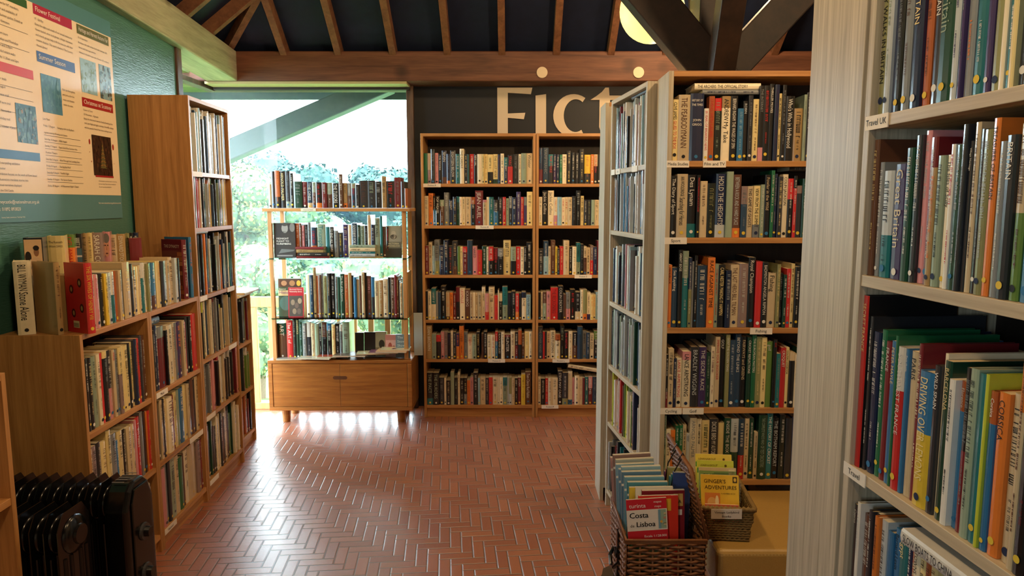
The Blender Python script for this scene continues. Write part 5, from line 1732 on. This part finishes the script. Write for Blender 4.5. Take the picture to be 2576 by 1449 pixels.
for wi in range(4):
    p, q = Vector(cs_[wi]), Vector(cs_[(wi+1) % 4]); nn_ = int((q-p).length/.007)
    for k in range(nn_): r_ = p+(q-p)*k/nn_; pts.append((r_.x, r_.y, bh+.004+(.002 if k % 2 else -.002)))
m.tube(pts, [.0085 if k % 2 else .0068 for k in range(len(pts))], 8, closed=True); m.build('basket_rim', SEAGR, kt, smooth=True)
def lady(i, y, z, col, draw, label, h_=.155, w_=.125, lean=.32, x=.012):
    m = MB(); m.box(0, 0, 0, w_, .008, h_, lin(col)); m.box(.001, .001, -.0003, w_-.001, .007, h_+.0005, lin('e6d6b0')); draw(m, w_, h_)
    rx, ry = kt.location.x, kt.location.y; c_, s_ = math.cos(-.10), math.sin(-.10)
    o = m.build('picture_book', JACKET, None, (rx+x*c_-y*s_, ry+x*s_+y*c_, .411+z)); o.rotation_euler = (-lean, 0, -.10); tag(o, label, 'book', 'vintage picture books in the seagrass basket')
def g1(m, w_, h_):
    T_(m, "GINGER'S", .010, h_*.83, .0125, '3a2a14', w_*.6); T_(m, 'ADVENTURES', .012, h_*.70, .0125, '3a2a14', w_*.86); T_(m, 'A LADYBIRD BOOK', w_*.52, h_*.60, .004, '3a2a14', w_*.42)
    R(m, .012, h_*.30, w_*.5, h_*.62, 'd9823a'); EL(m, .035, h_*.42, .015, .017, 'e0b06a', -.0012); EL(m, .052, h_*.44, .006, .02, 'efe0b0', -.0014); R(m, w_*.3, h_*.26, w_*.8, h_*.36, 'b9702c', -.001); R(m, w_*.84, h_*.84, w_*.96, h_*.97, '4a3a1c'); EL(m, w_*.90, h_*.905, .0045, .0065, 'e0b84a', -.0012)
def g2(m, w_, h_): R(m, 0, h_*.3, w_, h_*.93, '7d9a5a'); T_(m, 'CUB', .008, h_*.76, .018, '2c3020', w_*.5); R(m, w_*.8, h_*.78, w_*.96, h_*.97, 'd9cfa0'); R(m, w_*.4, h_*.5, w_*.8, h_*.9, '5c7a4a', -.0008)
def g3(m, w_, h_): R(m, 0, h_*.74, w_, h_*.84, '3d8a34'); T_(m, 'LEARNABOUT', .010, h_*.88, .007, '6b5a1c', w_*.5); EL(m, w_*.78, h_*.90, .004, .004, '5c4a1c')
lady(0, .035, .045, 'e8bd3a', g1, "yellow picture book titled Ginger's Adventures, front of the seagrass basket")
lady(1, .075, .052, 'c9b48a', g2, 'green and cream picture book second from the front in seagrass basket', h_=.158)
lady(2, .115, .055, 'c9d04a', g3, 'lime picture book third from the front in the seagrass basket', h_=.165)
lady(3, .15, .062, 'e6cf5a', g3, 'yellow picture book with green stripe at the back of seagrass basket', h_=.168)
lady(4, .012, .012, 'e0785a', lambda m, w_, h_: None, 'salmon picture book lowest at the front of the seagrass basket', h_=.10, w_=.11, lean=.18, x=.02)
m = MB(); m.box(0, 0, 0, .098, .001, .036, lin('e9dfcc')); T_(m, 'Vintage Ladybird', .049, .021, .0085, '1a1a1a', .088, 'c'); T_(m, 'Books', .049, .0065, .0085, '1a1a1a', .05, 'c')
o = m.build('paper_sign', MATTE, None, (.651, 2.190, .411+.083)); o.rotation_euler = (.12, -.04, -.10); tag(o, 'small white paper sign with black lettering on the front of seagrass basket', 'sign')
